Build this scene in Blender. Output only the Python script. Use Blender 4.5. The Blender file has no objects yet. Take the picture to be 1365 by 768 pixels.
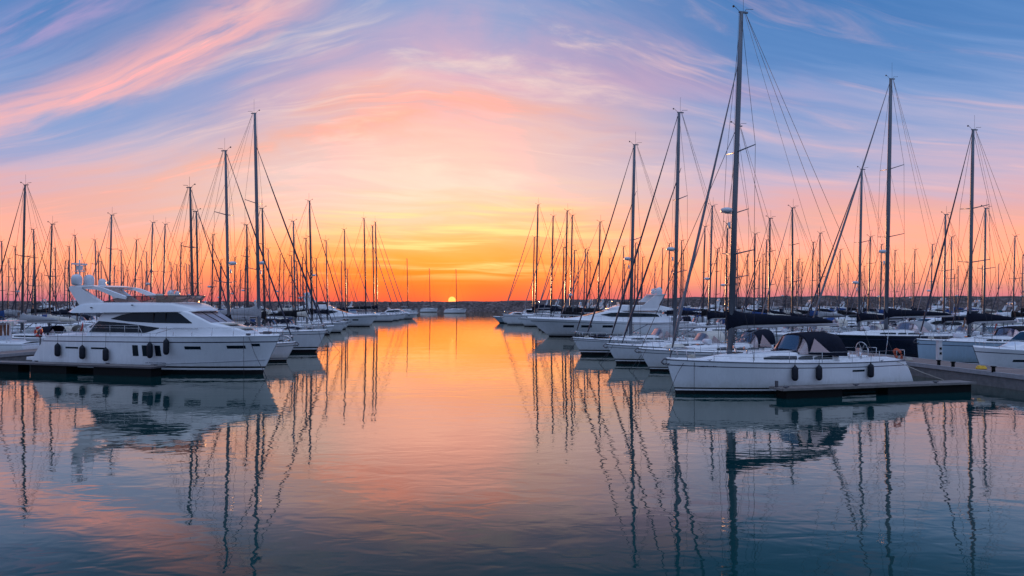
import bpy, math, random
from math import sin, cos, pi, radians, atan, atan2, sqrt, asin
from mathutils import Vector
random.seed(11)
S = bpy.context.scene
COL = S.collection

# ------------------------------------------------------------------ camera, sky, sun, exposure
F, CX, HZ, CAMH = 975.0, 682.5, 403.0, 5.0          # photo focal length / centre / horizon in photo pixels
cam_d = bpy.data.cameras.new('camera'); cam = bpy.data.objects.new('camera', cam_d); COL.objects.link(cam)
cam.location = (0, 0, CAMH); cam.rotation_euler = (radians(90), 0, 0)
cam_d.sensor_fit = 'HORIZONTAL'; cam_d.sensor_width = 36.0
cam_d.lens = 36.0 * F / 1365.0; cam_d.shift_y = 19.0 / 1365.0
cam_d.clip_start = 0.1; cam_d.clip_end = 12000
S.camera = cam
S.view_settings.view_transform = 'Standard'; S.view_settings.look = 'None'
S.view_settings.exposure = 0.0; S.view_settings.gamma = 1.0; S.view_settings.use_curve_mapping = False
S.render.engine = 'CYCLES'
S.cycles.use_denoising = True
S.cycles.max_bounces = 6; S.cycles.diffuse_bounces = 2; S.cycles.glossy_bounces = 4
S.cycles.transparent_max_bounces = 6; S.cycles.transmission_bounces = 3
S.cycles.caustics_reflective = False; S.cycles.caustics_refractive = False
S.cycles.sample_clamp_indirect = 6.0

SUN_AZ = atan((602.5 - CX) / F)                     # to the left of the view axis
SUN_EL = radians(0.75)

def lin(c):
    c = c / 255.0
    return c / 12.92 if c <= 0.04045 else ((c + 0.055) / 1.055) ** 2.4
def rgb(r, g, b): return (lin(r), lin(g), lin(b), 1.0)

class NT:
    """small helper to write node graphs as expressions"""
    def __init__(self, tree):
        self.t = tree; self.n = tree.nodes; self.l = tree.links
    def new(self, kind, **kw):
        n = self.n.new(kind)
        for k, v in kw.items(): setattr(n, k, v)
        return n
    def put(self, sock, v):
        if isinstance(v, bpy.types.NodeSocket): self.l.new(v, sock)
        elif v is not None: sock.default_value = v
    def m(self, op, a, b=None, c=None, clamp=False):
        n = self.new('ShaderNodeMath', operation=op); n.use_clamp = clamp
        for i, v in enumerate((a, b, c)):
            if v is not None: self.put(n.inputs[i], v)
        return n.outputs[0]
    def add(self, a, b): return self.m('ADD', a, b)
    def sub(self, a, b): return self.m('SUBTRACT', a, b)
    def mul(self, a, b): return self.m('MULTIPLY', a, b)
    def div(self, a, b): return self.m('DIVIDE', a, b)
    def step(self, lo, hi, v):
        n = self.new('ShaderNodeMapRange', interpolation_type='SMOOTHSTEP'); n.clamp = True
        self.put(n.inputs[0], v); n.inputs[1].default_value = lo; n.inputs[2].default_value = hi
        n.inputs[3].default_value = 0; n.inputs[4].default_value = 1
        return n.outputs[0]
    def gauss(self, v, c, w):
        d = self.div(self.sub(v, c), w)
        return self.m('EXPONENT', self.mul(self.mul(d, d), -1.0))
    def vec(self, x, y, z):
        n = self.new('ShaderNodeCombineXYZ')
        for i, v in enumerate((x, y, z)): self.put(n.inputs[i], v)
        return n.outputs[0]
    def noise(self, v, scale=1.0, detail=4.0, rough=0.5, dist=0.0):
        n = self.new('ShaderNodeTexNoise'); self.put(n.inputs['Vector'], v)
        n.inputs['Scale'].default_value = scale; n.inputs['Detail'].default_value = detail
        n.inputs['Roughness'].default_value = rough; n.inputs['Distortion'].default_value = dist
        return n.outputs[0]
    def ramp(self, f, stops):
        n = self.new('ShaderNodeValToRGB'); r = n.color_ramp
        while len(r.elements) > 1: r.elements.remove(r.elements[-1])
        r.elements[0].position = stops[0][0]; r.elements[0].color = stops[0][1]
        for p, c in stops[1:]:
            e = r.elements.new(p); e.color = c
        self.put(n.inputs[0], f)
        return n.outputs[0]
    def mix(self, f, a, b, mode='MIX'):
        n = self.new('ShaderNodeMix', data_type='RGBA', blend_type=mode)
        self.put(n.inputs[0], f); self.put(n.inputs[6], a); self.put(n.inputs[7], b)
        return n.outputs[2]

def build_world():
    w = bpy.data.worlds.new('World'); S.world = w; w.use_nodes = True
    t = w.node_tree; t.nodes.clear(); g = NT(t)
    tc = g.new('ShaderNodeTexCoord')
    sep = g.new('ShaderNodeSeparateXYZ'); g.put(sep.inputs[0], tc.outputs['Generated'])
    x, y, z = sep.outputs
    ca, sa = cos(SUN_AZ), sin(SUN_AZ)
    across = g.sub(g.mul(x, ca), g.mul(y, sa)); along = g.add(g.mul(x, sa), g.mul(y, ca))
    hyp = g.m('SQRT', g.add(g.add(g.mul(across, across), g.mul(along, along)), 1e-6))
    az = g.m('ARCTAN2', across, along)
    sz = g.div(across, hyp)
    e = g.m('ARCSINE', g.m('MAXIMUM', z, 0.0))
    aaz = g.m('ABSOLUTE', az)
    az2 = g.m('MINIMUM', g.mul(az, az), 0.7)
    s = g.mul(e, g.add(1.0, g.mul(az2, g.m('MULTIPLY_ADD', g.step(-0.15, 0.25, az), -2.7, 4.5))))        # arched height: cloud bands sink to both sides of the sun
    # slow warp so that bands wander
    wrp = g.sub(g.noise(g.vec(g.mul(sz, 2.2), g.mul(e, 5.0), 0.7), 1.0, 3.0), 0.5)
    s2 = g.add(s, g.mul(wrp, 0.10))
    s2t = g.add(s2, g.mul(sz, 0.06))
    n1 = g.sub(g.noise(g.vec(g.mul(sz, 1.7), g.mul(s2t, 9.0), 3.1), 1.0, 6.0, 0.55, 0.3), 0.5)
    n2 = g.sub(g.noise(g.vec(g.mul(sz, 4.5), g.mul(s2t, 34.0), 8.4), 1.0, 7.0, 0.6, 0.4), 0.5)
    n3 = g.noise(g.vec(g.mul(sz, 3.0), g.mul(s2t, 20.0), 5.9), 1.0, 8.0, 0.62, 0.6)
    ep = g.mul(e, g.add(1.0, g.mul(g.add(g.mul(n1, 0.75), g.mul(n2, 0.62)), g.sub(1.0, g.mul(g.step(0.15, 0.40, e), 0.55)))))
    ep = g.m('MAXIMUM', ep, 0.0)
    K = 0.6
    def st(lst): return [(p / K, rgb(*c)) for p, c in lst]
    fac = g.div(ep, K)
    centre = g.ramp(fac, st([(0, (236, 84, 66)), (.018, (244, 104, 56)), (.036, (250, 130, 46)), (.06, (253, 164, 72)),
        (.09, (254, 190, 120)), (.125, (254, 208, 172)), (.17, (250, 208, 192)), (.22, (246, 198, 188)), (.28, (226, 184, 196)),
        (.34, (168, 170, 206)), (.41, (118, 156, 208)), (.5, (92, 136, 196)), (.6, (74, 120, 184))]))
    side = g.ramp(fac, st([(0, (196, 112, 140)), (.011, (226, 134, 138)), (.026, (244, 160, 132)), (.05, (250, 180, 138)), (.08, (246, 178, 156)),
        (.115, (232, 174, 176)), (.15, (206, 180, 202)), (.19, (168, 172, 210)), (.24, (126, 156, 208)), (.30, (90, 136, 196)),
        (.38, (66, 120, 184)), (.5, (58, 110, 176)), (.6, (58, 106, 172))]))
    sf = g.m('MAXIMUM', g.step(0.03, 0.55, aaz), g.step(0.02, 0.42, az))
    col = g.mix(sf, centre, side)
    # left-hand side stays pinker and higher than the right
    # clear blue gap at the upper left and broad diagonal rose streaks crossing it
    left = g.mul(g.step(0.10, 0.30, g.mul(az, -1.0)), g.step(-0.3, 0.2, along))
    brk = g.noise(g.vec(g.mul(sz, 5.0), g.mul(s2t, 13.0), 2.2), 1.0, 7.0, 0.6, 0.5)
    sA = g.add(s, g.mul(g.sub(brk, 0.5), 0.16))
    bandA = g.mul(g.mul(g.gauss(sA, 0.465, 0.048), left), g.step(0.28, 0.55, brk))
    col = g.mix(g.mul(bandA, 0.95), col, rgb(248, 182, 182))
    bandA2 = g.mul(g.mul(g.gauss(sA, 0.66, 0.045), left), g.step(0.34, 0.62, brk))
    col = g.mix(g.mul(bandA2, 0.6), col, rgb(200, 165, 208))
    gap = g.mul(g.mul(g.gauss(sA, 0.375, 0.035), left), 0.55)
    col = g.mix(gap, col, rgb(116, 156, 212))
    # salmon band rising from the left over the sun
    wB = g.mul(g.step(-0.62, -0.30, az), g.sub(1.0, g.step(0.02, 0.40, az)))
    bandB = g.mul(g.mul(g.gauss(sA, 0.262, 0.030), wB), g.step(0.25, 0.6, n3))
    col = g.mix(g.mul(bandB, 0.62), col, rgb(255, 174, 138))
    bandC = g.mul(g.gauss(sA, 0.345, 0.030), g.mul(g.step(-0.30, 0.0, az), g.sub(1.0, g.step(0.30, 0.62, az))))
    col = g.mix(g.mul(bandC, 0.25), col, rgb(240, 172, 188))
    # thin wisps everywhere
    wis = g.mul(g.step(0.50, 0.74, n3), g.step(0.02, 0.12, e))
    wis = g.mul(wis, g.sub(1.0, g.step(0.30, 0.62, s)))
    wcol = g.mix(sf, rgb(255, 232, 212), rgb(246, 194, 194))
    col = g.mix(g.mul(wis, 0.62), col, wcol)
    # yellow streaks over the sun
    ys = g.noise(g.vec(g.mul(sz, 5.0), g.mul(g.add(e, g.mul(wrp, 0.03)), 95.0), 1.7), 1.0, 5.0, 0.55, 0.3)
    ym = g.mul(g.mul(g.step(0.46, 0.70, ys), g.gauss(az, 0.02, 0.20)), g.mul(g.step(0.022, 0.05, e), g.sub(1.0, g.step(0.10, 0.18, e))))
    col = g.mix(g.mul(ym, 0.85), col, rgb(255, 232, 150))
    # the lit haze and cloud are brighter in red than a picture can show
    sc = g.new('ShaderNodeSeparateColor'); g.put(sc.inputs[0], col)
    gg = g.mul(sc.outputs[1], g.add(1.0, g.mul(g.m('MAXIMUM', g.sub(sc.outputs[0], 0.9), 0.0), 0.35)))
    rr = g.add(sc.outputs[0], g.mul(g.m('MAXIMUM', g.sub(sc.outputs[0], 0.86), 0.0), 4.2))
    cc = g.new('ShaderNodeCombineColor'); g.put(cc.inputs[0], rr); g.put(cc.inputs[1], gg); g.put(cc.inputs[2], sc.outputs[2])
    col = cc.outputs[0]
    # unseen zenith and blue-lilac back sky, brightened to light decks and hull sides
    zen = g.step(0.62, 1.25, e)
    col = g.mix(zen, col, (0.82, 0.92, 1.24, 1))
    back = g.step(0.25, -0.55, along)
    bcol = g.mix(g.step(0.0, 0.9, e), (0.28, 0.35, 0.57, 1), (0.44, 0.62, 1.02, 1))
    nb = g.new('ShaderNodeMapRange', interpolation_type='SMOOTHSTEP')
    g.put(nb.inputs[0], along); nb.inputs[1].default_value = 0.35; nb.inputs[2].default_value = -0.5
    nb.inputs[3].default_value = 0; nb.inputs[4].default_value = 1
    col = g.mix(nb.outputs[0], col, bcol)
    # the sun's disc and its glow
    se = 0.0026
    ddx = g.mul(sz, 1.0); ddy = g.sub(e, se)
    rad = g.m('SQRT', g.add(g.mul(ddx, ddx), g.mul(ddy, ddy)))
    front = g.step(0.0, 0.2, along)
    glow = g.mul(g.add(g.m('EXPONENT', g.mul(rad, -60.0)), g.mul(g.m('EXPONENT', g.mul(rad, -14.0)), 0.22)), front)
    col = g.mix(1.0, col, g.mix(glow, (0, 0, 0, 1), (0.60, 0.09, 0.0, 1)), 'ADD')
    disc = g.mul(g.sub(1.0, g.step(0.0044, 0.0056, rad)), front)
    col = g.mix(disc, col, (4.5, 0.86, 0.20, 1))
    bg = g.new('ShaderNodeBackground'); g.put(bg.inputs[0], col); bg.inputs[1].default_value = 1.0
    sky = g.new('ShaderNodeTexSky'); sky.sky_type = 'NISHITA'; sky.sun_disc = False
    sky.sun_elevation = SUN_EL; sky.sun_rotation = SUN_AZ
    bg2 = g.new('ShaderNodeBackground'); g.put(bg2.inputs[0], sky.outputs[0]); bg2.inputs[1].default_value = 0.012
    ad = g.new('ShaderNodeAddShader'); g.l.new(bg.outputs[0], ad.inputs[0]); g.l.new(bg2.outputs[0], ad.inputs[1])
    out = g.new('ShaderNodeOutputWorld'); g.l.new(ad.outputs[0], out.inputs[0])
    w.cycles.sampling_method = 'MANUAL'; w.cycles.sample_map_resolution = 1024
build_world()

sun_d = bpy.data.lights.new('sun', 'SUN'); sun_d.energy = 4.2; sun_d.angle = radians(0.6); sun_d.color = (1.0, 0.46, 0.20)
sun = bpy.data.objects.new('sun', sun_d); COL.objects.link(sun)
sd = Vector((sin(SUN_AZ) * cos(SUN_EL), cos(SUN_AZ) * cos(SUN_EL), sin(SUN_EL)))
sun.rotation_euler = sd.to_track_quat('Z', 'Y').to_euler(); sun.location = sd * 300

# ------------------------------------------------------------------ materials
MATS = {}
def mat(name, col, rough=0.5, var=0.08, scale=3.0, metal=0.0, coat=0.0, bump=0.0, bscale=40.0, spec=0.5, streak=False):
    if name in MATS: return MATS[name]
    m = bpy.data.materials.new(name); m.use_nodes = True; t = m.node_tree; g = NT(t)
    p = t.nodes['Principled BSDF']
    tc = g.new('ShaderNodeTexCoord'); v = tc.outputs['Object']
    if streak:
        mp = g.new('ShaderNodeMapping'); mp.inputs['Scale'].default_value = (1, 1, 0.18); g.put(mp.inputs[0], v); v = mp.outputs[0]
    n = g.noise(v, scale, 5.0, 0.6)
    a = tuple(max(0, c * (1 - var)) for c in col) + (1,); b = tuple(min(1, c * (1 + var)) for c in col) + (1,)
    g.put(p.inputs['Base Color'], g.ramp(n, [(0.3, a), (0.7, b)]))
    g.put(p.inputs['Roughness'], g.m('MULTIPLY_ADD', n, 0.12, rough - 0.06, clamp=True))
    p.inputs['Metallic'].default_value = metal
    p.inputs['Coat Weight'].default_value = coat
    p.inputs['Specular IOR Level'].default_value = spec
    if bump:
        bn = g.new('ShaderNodeBump'); bn.inputs['Strength'].default_value = bump; bn.inputs['Distance'].default_value = 0.02
        g.put(bn.inputs['Height'], g.noise(tc.outputs['Object'], bscale, 4.0)); g.put(p.inputs['Normal'], bn.outputs[0])
    MATS[name] = m
    return m

def hull_mat(name, col):
    """gelcoat with faint chalking, run-off streaks under the rail and scum above the waterline"""
    m = bpy.data.materials.new(name); m.use_nodes = True; g = NT(m.node_tree); p = m.node_tree.nodes['Principled BSDF']
    tc = g.new('ShaderNodeTexCoord'); sp = g.new('ShaderNodeSeparateXYZ'); g.put(sp.inputs[0], tc.outputs['Object']); x, y, z = sp.outputs
    broad = g.noise(g.vec(g.mul(x, .5), g.mul(y, .5), g.mul(z, .5)), 1.3, 4.0, 0.55)
    run = g.noise(g.vec(g.mul(x, 2.6), g.mul(y, 2.6), g.mul(z, .45)), 1.0, 5.0, 0.65)
    scum = g.noise(g.vec(g.mul(x, 1.6), g.mul(y, 1.6), g.mul(z, 1.2)), 1.5, 5.0, 0.65)
    c = g.ramp(broad, [(0.3, tuple(v * .92 for v in col) + (1,)), (0.7, tuple(min(1, v * 1.04) for v in col) + (1,))])
    c = g.mix(g.mul(g.step(.56, .80, run), .15), c, tuple(v * k for v, k in zip(col, (.62, .58, .50))) + (1,))
    mr = g.new('ShaderNodeMapRange', interpolation_type='SMOOTHSTEP'); g.put(mr.inputs[0], g.sub(z, g.mul(scum, .8))); mr.inputs[1].default_value = .45; mr.inputs[2].default_value = -.15; mr.inputs[3].default_value = 0; mr.inputs[4].default_value = .5
    c = g.mix(mr.outputs[0], c, tuple(v * k for v, k in zip(col, (.56, .54, .44))) + (1,))
    g.put(p.inputs['Base Color'], c); g.put(p.inputs['Roughness'], g.m('MULTIPLY_ADD', run, .25, .14)); p.inputs['Coat Weight'].default_value = .25
    MATS[name] = m; return m
WHITE = mat('gelcoat_white', (0.76, 0.77, 0.79), 0.24, 0.05, 1.2, coat=0.3, streak=True)
HWHITE = hull_mat('hull_white', (0.78, 0.80, 0.83))
CREAM = hull_mat('hull_cream', (0.64, 0.63, 0.58))
DECK = mat('deck_white', (0.80, 0.80, 0.81), 0.5, 0.10, 4.0, bump=0.2)
PALE = hull_mat('hull_pale_blue', (0.40, 0.53, 0.64))
GREYH = hull_mat('hull_grey', (0.30, 0.32, 0.36))
NAVYH = mat('gelcoat_navy', (0.010, 0.014, 0.030), 0.22, 0.2, 1.2, coat=0.4, streak=True)
BLACK = mat('antifoul_black', (0.008, 0.008, 0.010), 0.5, 0.3, 5.0, spec=0.2)
STRIPE = mat('stripe_navy', (0.02, 0.025, 0.06), 0.35, 0.2, 3.0)
GLASS = mat('tinted_glass', (0.004, 0.013, 0.022), 0.05, 0.2, 2.0, spec=0.22)
NAVYC = mat('canvas_navy', (0.009, 0.012, 0.024), 0.85, 0.25, 6.0, bump=0.35, bscale=18, spec=0.12)
BLACKC = mat('canvas_black', (0.012, 0.012, 0.016), 0.85, 0.25, 6.0, bump=0.35, bscale=18, spec=0.12)
BLUEC = mat('canvas_blue', (0.03, 0.07, 0.20), 0.85, 0.2, 6.0, bump=0.35, bscale=18, spec=0.12)
GREYC = mat('canvas_grey', (0.30, 0.31, 0.33), 0.85, 0.15, 6.0, bump=0.35, bscale=18)
SANDC = mat('canvas_cream', (0.55, 0.52, 0.46), 0.85, 0.12, 6.0, bump=0.35, bscale=18)
ALU = mat('mast_aluminium', (0.135, 0.15, 0.18), 0.42, 0.12, 2.0, metal=0.3, streak=True)
BOOMM = mat('boom_grey', (0.42, 0.42, 0.44), 0.45, 0.1, 2.0)
DARKALU = mat('mast_grey_paint', (0.085, 0.085, 0.10), 0.4, 0.15, 2.0, metal=0.2, streak=True)
WIRE = mat('rigging_wire', (0.055, 0.055, 0.06), 0.7, 0.1, 8.0, spec=0.15)
STEEL = mat('stainless', (0.55, 0.56, 0.58), 0.22, 0.08, 8.0, metal=0.9)
ROPE = mat('rope_dark', (0.06, 0.06, 0.07), 0.9, 0.3, 30.0)
ROPEP = mat('rope_pale', (0.45, 0.42, 0.36), 0.9, 0.2, 30.0)
SAILUV = mat('furled_sail', (0.17, 0.17, 0.20), 0.8, 0.2, 5.0)
SAILDK = mat('furled_sail_navy', (0.03, 0.035, 0.06), 0.8, 0.2, 5.0)
FENDM = mat('fender_navy', (0.008, 0.012, 0.022), 0.55, 0.25, 6.0, spec=0.25)
DOME = mat('dome_white', (0.62, 0.64, 0.68), 0.4, 0.05, 3.0)
TEAK = mat('teak', (0.20, 0.13, 0.08), 0.6, 0.25, 9.0)
WOODV = mat('varnished_wood', (0.16, 0.07, 0.035), 0.3, 0.3, 7.0)
CONC = mat('concrete', (0.19, 0.175, 0.17), 0.85, 0.22, 3.0, bump=0.6, bscale=14)
FLOATM = mat('float_black', (0.006, 0.007, 0.008), 0.7, 0.3, 4.0, bump=0.4, bscale=6, spec=0.15)
ORANGE = mat('orange_foam', (0.55, 0.10, 0.04), 0.7, 0.12, 8.0)
REDP = mat('red_paint', (0.50, 0.05, 0.04), 0.5, 0.12, 8.0)
YELL = mat('yellow_hose', (0.70, 0.42, 0.03), 0.55, 0.15, 8.0)
PEDM = mat('pedestal_white', (0.60, 0.60, 0.61), 0.5, 0.10, 6.0, streak=True)

def plank_mat(name, col, width, axis):
    """timber decking: gaps and board to board tone"""
    m = bpy.data.materials.new(name); m.use_nodes = True; g = NT(m.node_tree); p = m.node_tree.nodes['Principled BSDF']
    tc = g.new('ShaderNodeTexCoord'); sp = g.new('ShaderNodeSeparateXYZ'); g.put(sp.inputs[0], tc.outputs['Object'])
    u = g.div(sp.outputs[axis], width)
    fr = g.m('FRACT', u); idx = g.m('FLOOR', u)
    wn = g.new('ShaderNodeTexWhiteNoise', noise_dimensions='1D'); g.put(wn.inputs['W'], idx)
    gr = g.noise(g.vec(g.mul(sp.outputs[0], 3.0), g.mul(sp.outputs[1], 3.0), 0.0), 4.0, 6.0, 0.65)
    f = g.add(g.mul(wn.outputs[0], 0.6), g.mul(gr, 0.6))
    c = g.ramp(f, [(0.2, tuple(x * 0.6 for x in col) + (1,)), (0.8, tuple(x * 1.25 for x in col) + (1,))])
    gap = g.mul(g.step(0.0, 0.05, fr), g.sub(1.0, g.step(0.95, 1.0, fr)))
    g.put(p.inputs['Base Color'], g.mix(gap, tuple(x * 0.15 for x in col) + (1,), c))
    p.inputs['Roughness'].default_value = 0.75
    b = g.new('ShaderNodeBump'); b.inputs['Strength'].default_value = 0.6; b.inputs['Distance'].default_value = 0.01
    g.put(b.inputs['Height'], g.add(gap, g.mul(gr, 0.4))); g.put(p.inputs['Normal'], b.outputs[0])
    return m
PLANKX = plank_mat('decking_timber', (0.26, 0.20, 0.18), 0.145, 0)
PLANKG = plank_mat('decking_grey', (0.17, 0.15, 0.145), 0.145, 0)

def clear_vinyl():
    m = bpy.data.materials.new('clear_vinyl'); m.use_nodes = True; t = m.node_tree; t.nodes.clear(); g = NT(t)
    tr = g.new('ShaderNodeBsdfTransparent'); tr.inputs[0].default_value = (0.72, 0.64, 0.65, 1)
    gl = g.new('ShaderNodeBsdfGlossy'); gl.inputs[0].default_value = (0.95, 0.78, 0.78, 1); gl.inputs['Roughness'].default_value = 0.12
    df = g.new('ShaderNodeBsdfTranslucent'); df.inputs[0].default_value = (0.46, 0.36, 0.38, 1)
    tc = g.new('ShaderNodeTexCoord'); n = g.noise(tc.outputs['Object'], 3.5, 4)
    fr = g.new('ShaderNodeFresnel'); fr.inputs[0].default_value = 1.5
    m1 = g.new('ShaderNodeMixShader'); g.put(m1.inputs[0], g.m('MULTIPLY_ADD', n, 0.35, 0.10)); g.l.new(tr.outputs[0], m1.inputs[1]); g.l.new(df.outputs[0], m1.inputs[2])
    m2 = g.new('ShaderNodeMixShader'); g.put(m2.inputs[0], g.m('ADD', fr.outputs[0], 0.26, clamp=True)); g.l.new(m1.outputs[0], m2.inputs[1]); g.l.new(gl.outputs[0], m2.inputs[2])
    o = g.new('ShaderNodeOutputMaterial'); g.l.new(m2.outputs[0], o.inputs[0])
    return m
VINYL = clear_vinyl()
SCREEN = mat('pale_screen_glass', (0.30, 0.24, 0.25), 0.10, 0.3, 1.5, spec=0.8)
def smoke_glass():
    m = bpy.data.materials.new('smoked_screen'); m.use_nodes = True; t = m.node_tree; t.nodes.clear(); g = NT(t)
    tr = g.new('ShaderNodeBsdfTransparent'); tr.inputs[0].default_value = (0.34, 0.25, 0.22, 1)
    gl = g.new('ShaderNodeBsdfGlossy'); gl.inputs[0].default_value = (0.9, 0.9, 0.92, 1); gl.inputs['Roughness'].default_value = 0.05
    fr = g.new('ShaderNodeFresnel'); fr.inputs[0].default_value = 1.5
    m2 = g.new('ShaderNodeMixShader'); g.put(m2.inputs[0], fr.outputs[0]); g.l.new(tr.outputs[0], m2.inputs[1]); g.l.new(gl.outputs[0], m2.inputs[2])
    o = g.new('ShaderNodeOutputMaterial'); g.l.new(m2.outputs[0], o.inputs[0])
    return m
SMOKE = smoke_glass()

def water_mat():
    m = bpy.data.materials.new('harbour_water'); m.use_nodes = True; t = m.node_tree; t.nodes.clear(); g = NT(t)
    tc = g.new('ShaderNodeTexCoord'); v = tc.outputs['Object']
    mp = g.new('ShaderNodeMapping'); mp.inputs['Scale'].default_value = (0.62, 1.0, 1.0); mp.inputs['Rotation'].default_value = (0, 0, 0.12); g.put(mp.inputs[0], v); v = mp.outputs[0]
    big = g.noise(v, 0.22, 2.0, 0.5, 0.3)
    mid = g.noise(v, 1.35, 2.0, 0.5, 0.4)
    fine = g.noise(v, 4.2, 2.0, 0.5, 0.3)
    patch = g.step(0.40, 0.62, g.noise(v, 0.035, 3.0, 0.5))       # catspaws: some areas ruffled, some glassy
    h = g.add(g.mul(big, 0.022), g.add(g.mul(mid, 0.0078), g.mul(fine, g.m('MULTIPLY_ADD', patch, 0.0011, 0.0005))))
    b = g.new('ShaderNodeBump'); b.inputs['Strength'].default_value = 1.0; b.inputs['Distance'].default_value = 1.0
    g.put(b.inputs['Height'], h)
    fr = g.new('ShaderNodeFresnel'); fr.inputs[0].default_value = 1.34; g.put(fr.inputs['Normal'], b.outputs[0])
    k = [(0.0, 0.008), (0.08, 0.035), (0.13, 0.052), (0.17, 0.135), (0.22, 0.35), (0.32, 0.53), (0.46, 0.55), (0.56, 0.68), (0.66, 0.88), (1.0, 1.0)]
    rf = g.ramp(fr.outputs[0], [(a, (c, c, c, 1)) for a, c in k])
    body = g.new('ShaderNodeBsdfDiffuse'); body.inputs[0].default_value = (0.0002, 0.040, 0.045, 1)
    gl = g.new('ShaderNodeBsdfGlossy'); gl.inputs[0].default_value = (1.0, 0.93, 0.82, 1); gl.inputs['Roughness'].default_value = 0.02; g.put(gl.inputs['Normal'], b.outputs[0])
    mx = g.new('ShaderNodeMixShader'); g.put(mx.inputs[0], rf); g.l.new(body.outputs[0], mx.inputs[1]); g.l.new(gl.outputs[0], mx.inputs[2])
    o = g.new('ShaderNodeOutputMaterial'); g.l.new(mx.outputs[0], o.inputs[0])
    return m
def rock_mat():
    m = bpy.data.materials.new('breakwater_rock'); m.use_nodes = True; t = m.node_tree; g = NT(t); p = t.nodes['Principled BSDF']
    tc = g.new('ShaderNodeTexCoord'); v = tc.outputs['Object']
    vo = g.new('ShaderNodeTexVoronoi'); vo.inputs['Scale'].default_value = 0.95; g.put(vo.inputs['Vector'], v)
    hs = g.new('ShaderNodeSeparateColor'); g.put(hs.inputs[0], vo.outputs['Color'])
    n = g.noise(v, 0.9, 6.0, 0.6)
    big = g.noise(v, 0.06, 4.0, 0.6)
    c = g.ramp(g.add(g.mul(hs.outputs[0], 0.5), g.add(g.mul(n, 0.45), g.m('MULTIPLY_ADD', big, 0.6, -0.28))), [(0.2, (0.035, 0.026, 0.026, 1)), (0.6, (0.10, 0.072, 0.070, 1)), (0.95, (0.26, 0.20, 0.19, 1))])
    g.put(p.inputs['Base Color'], c); p.inputs['Roughness'].default_value = 0.9
    return m
ROCK = rock_mat()
LAND = mat('far_land', (0.07, 0.065, 0.06), 0.95, 0.5, 0.02)

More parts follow.
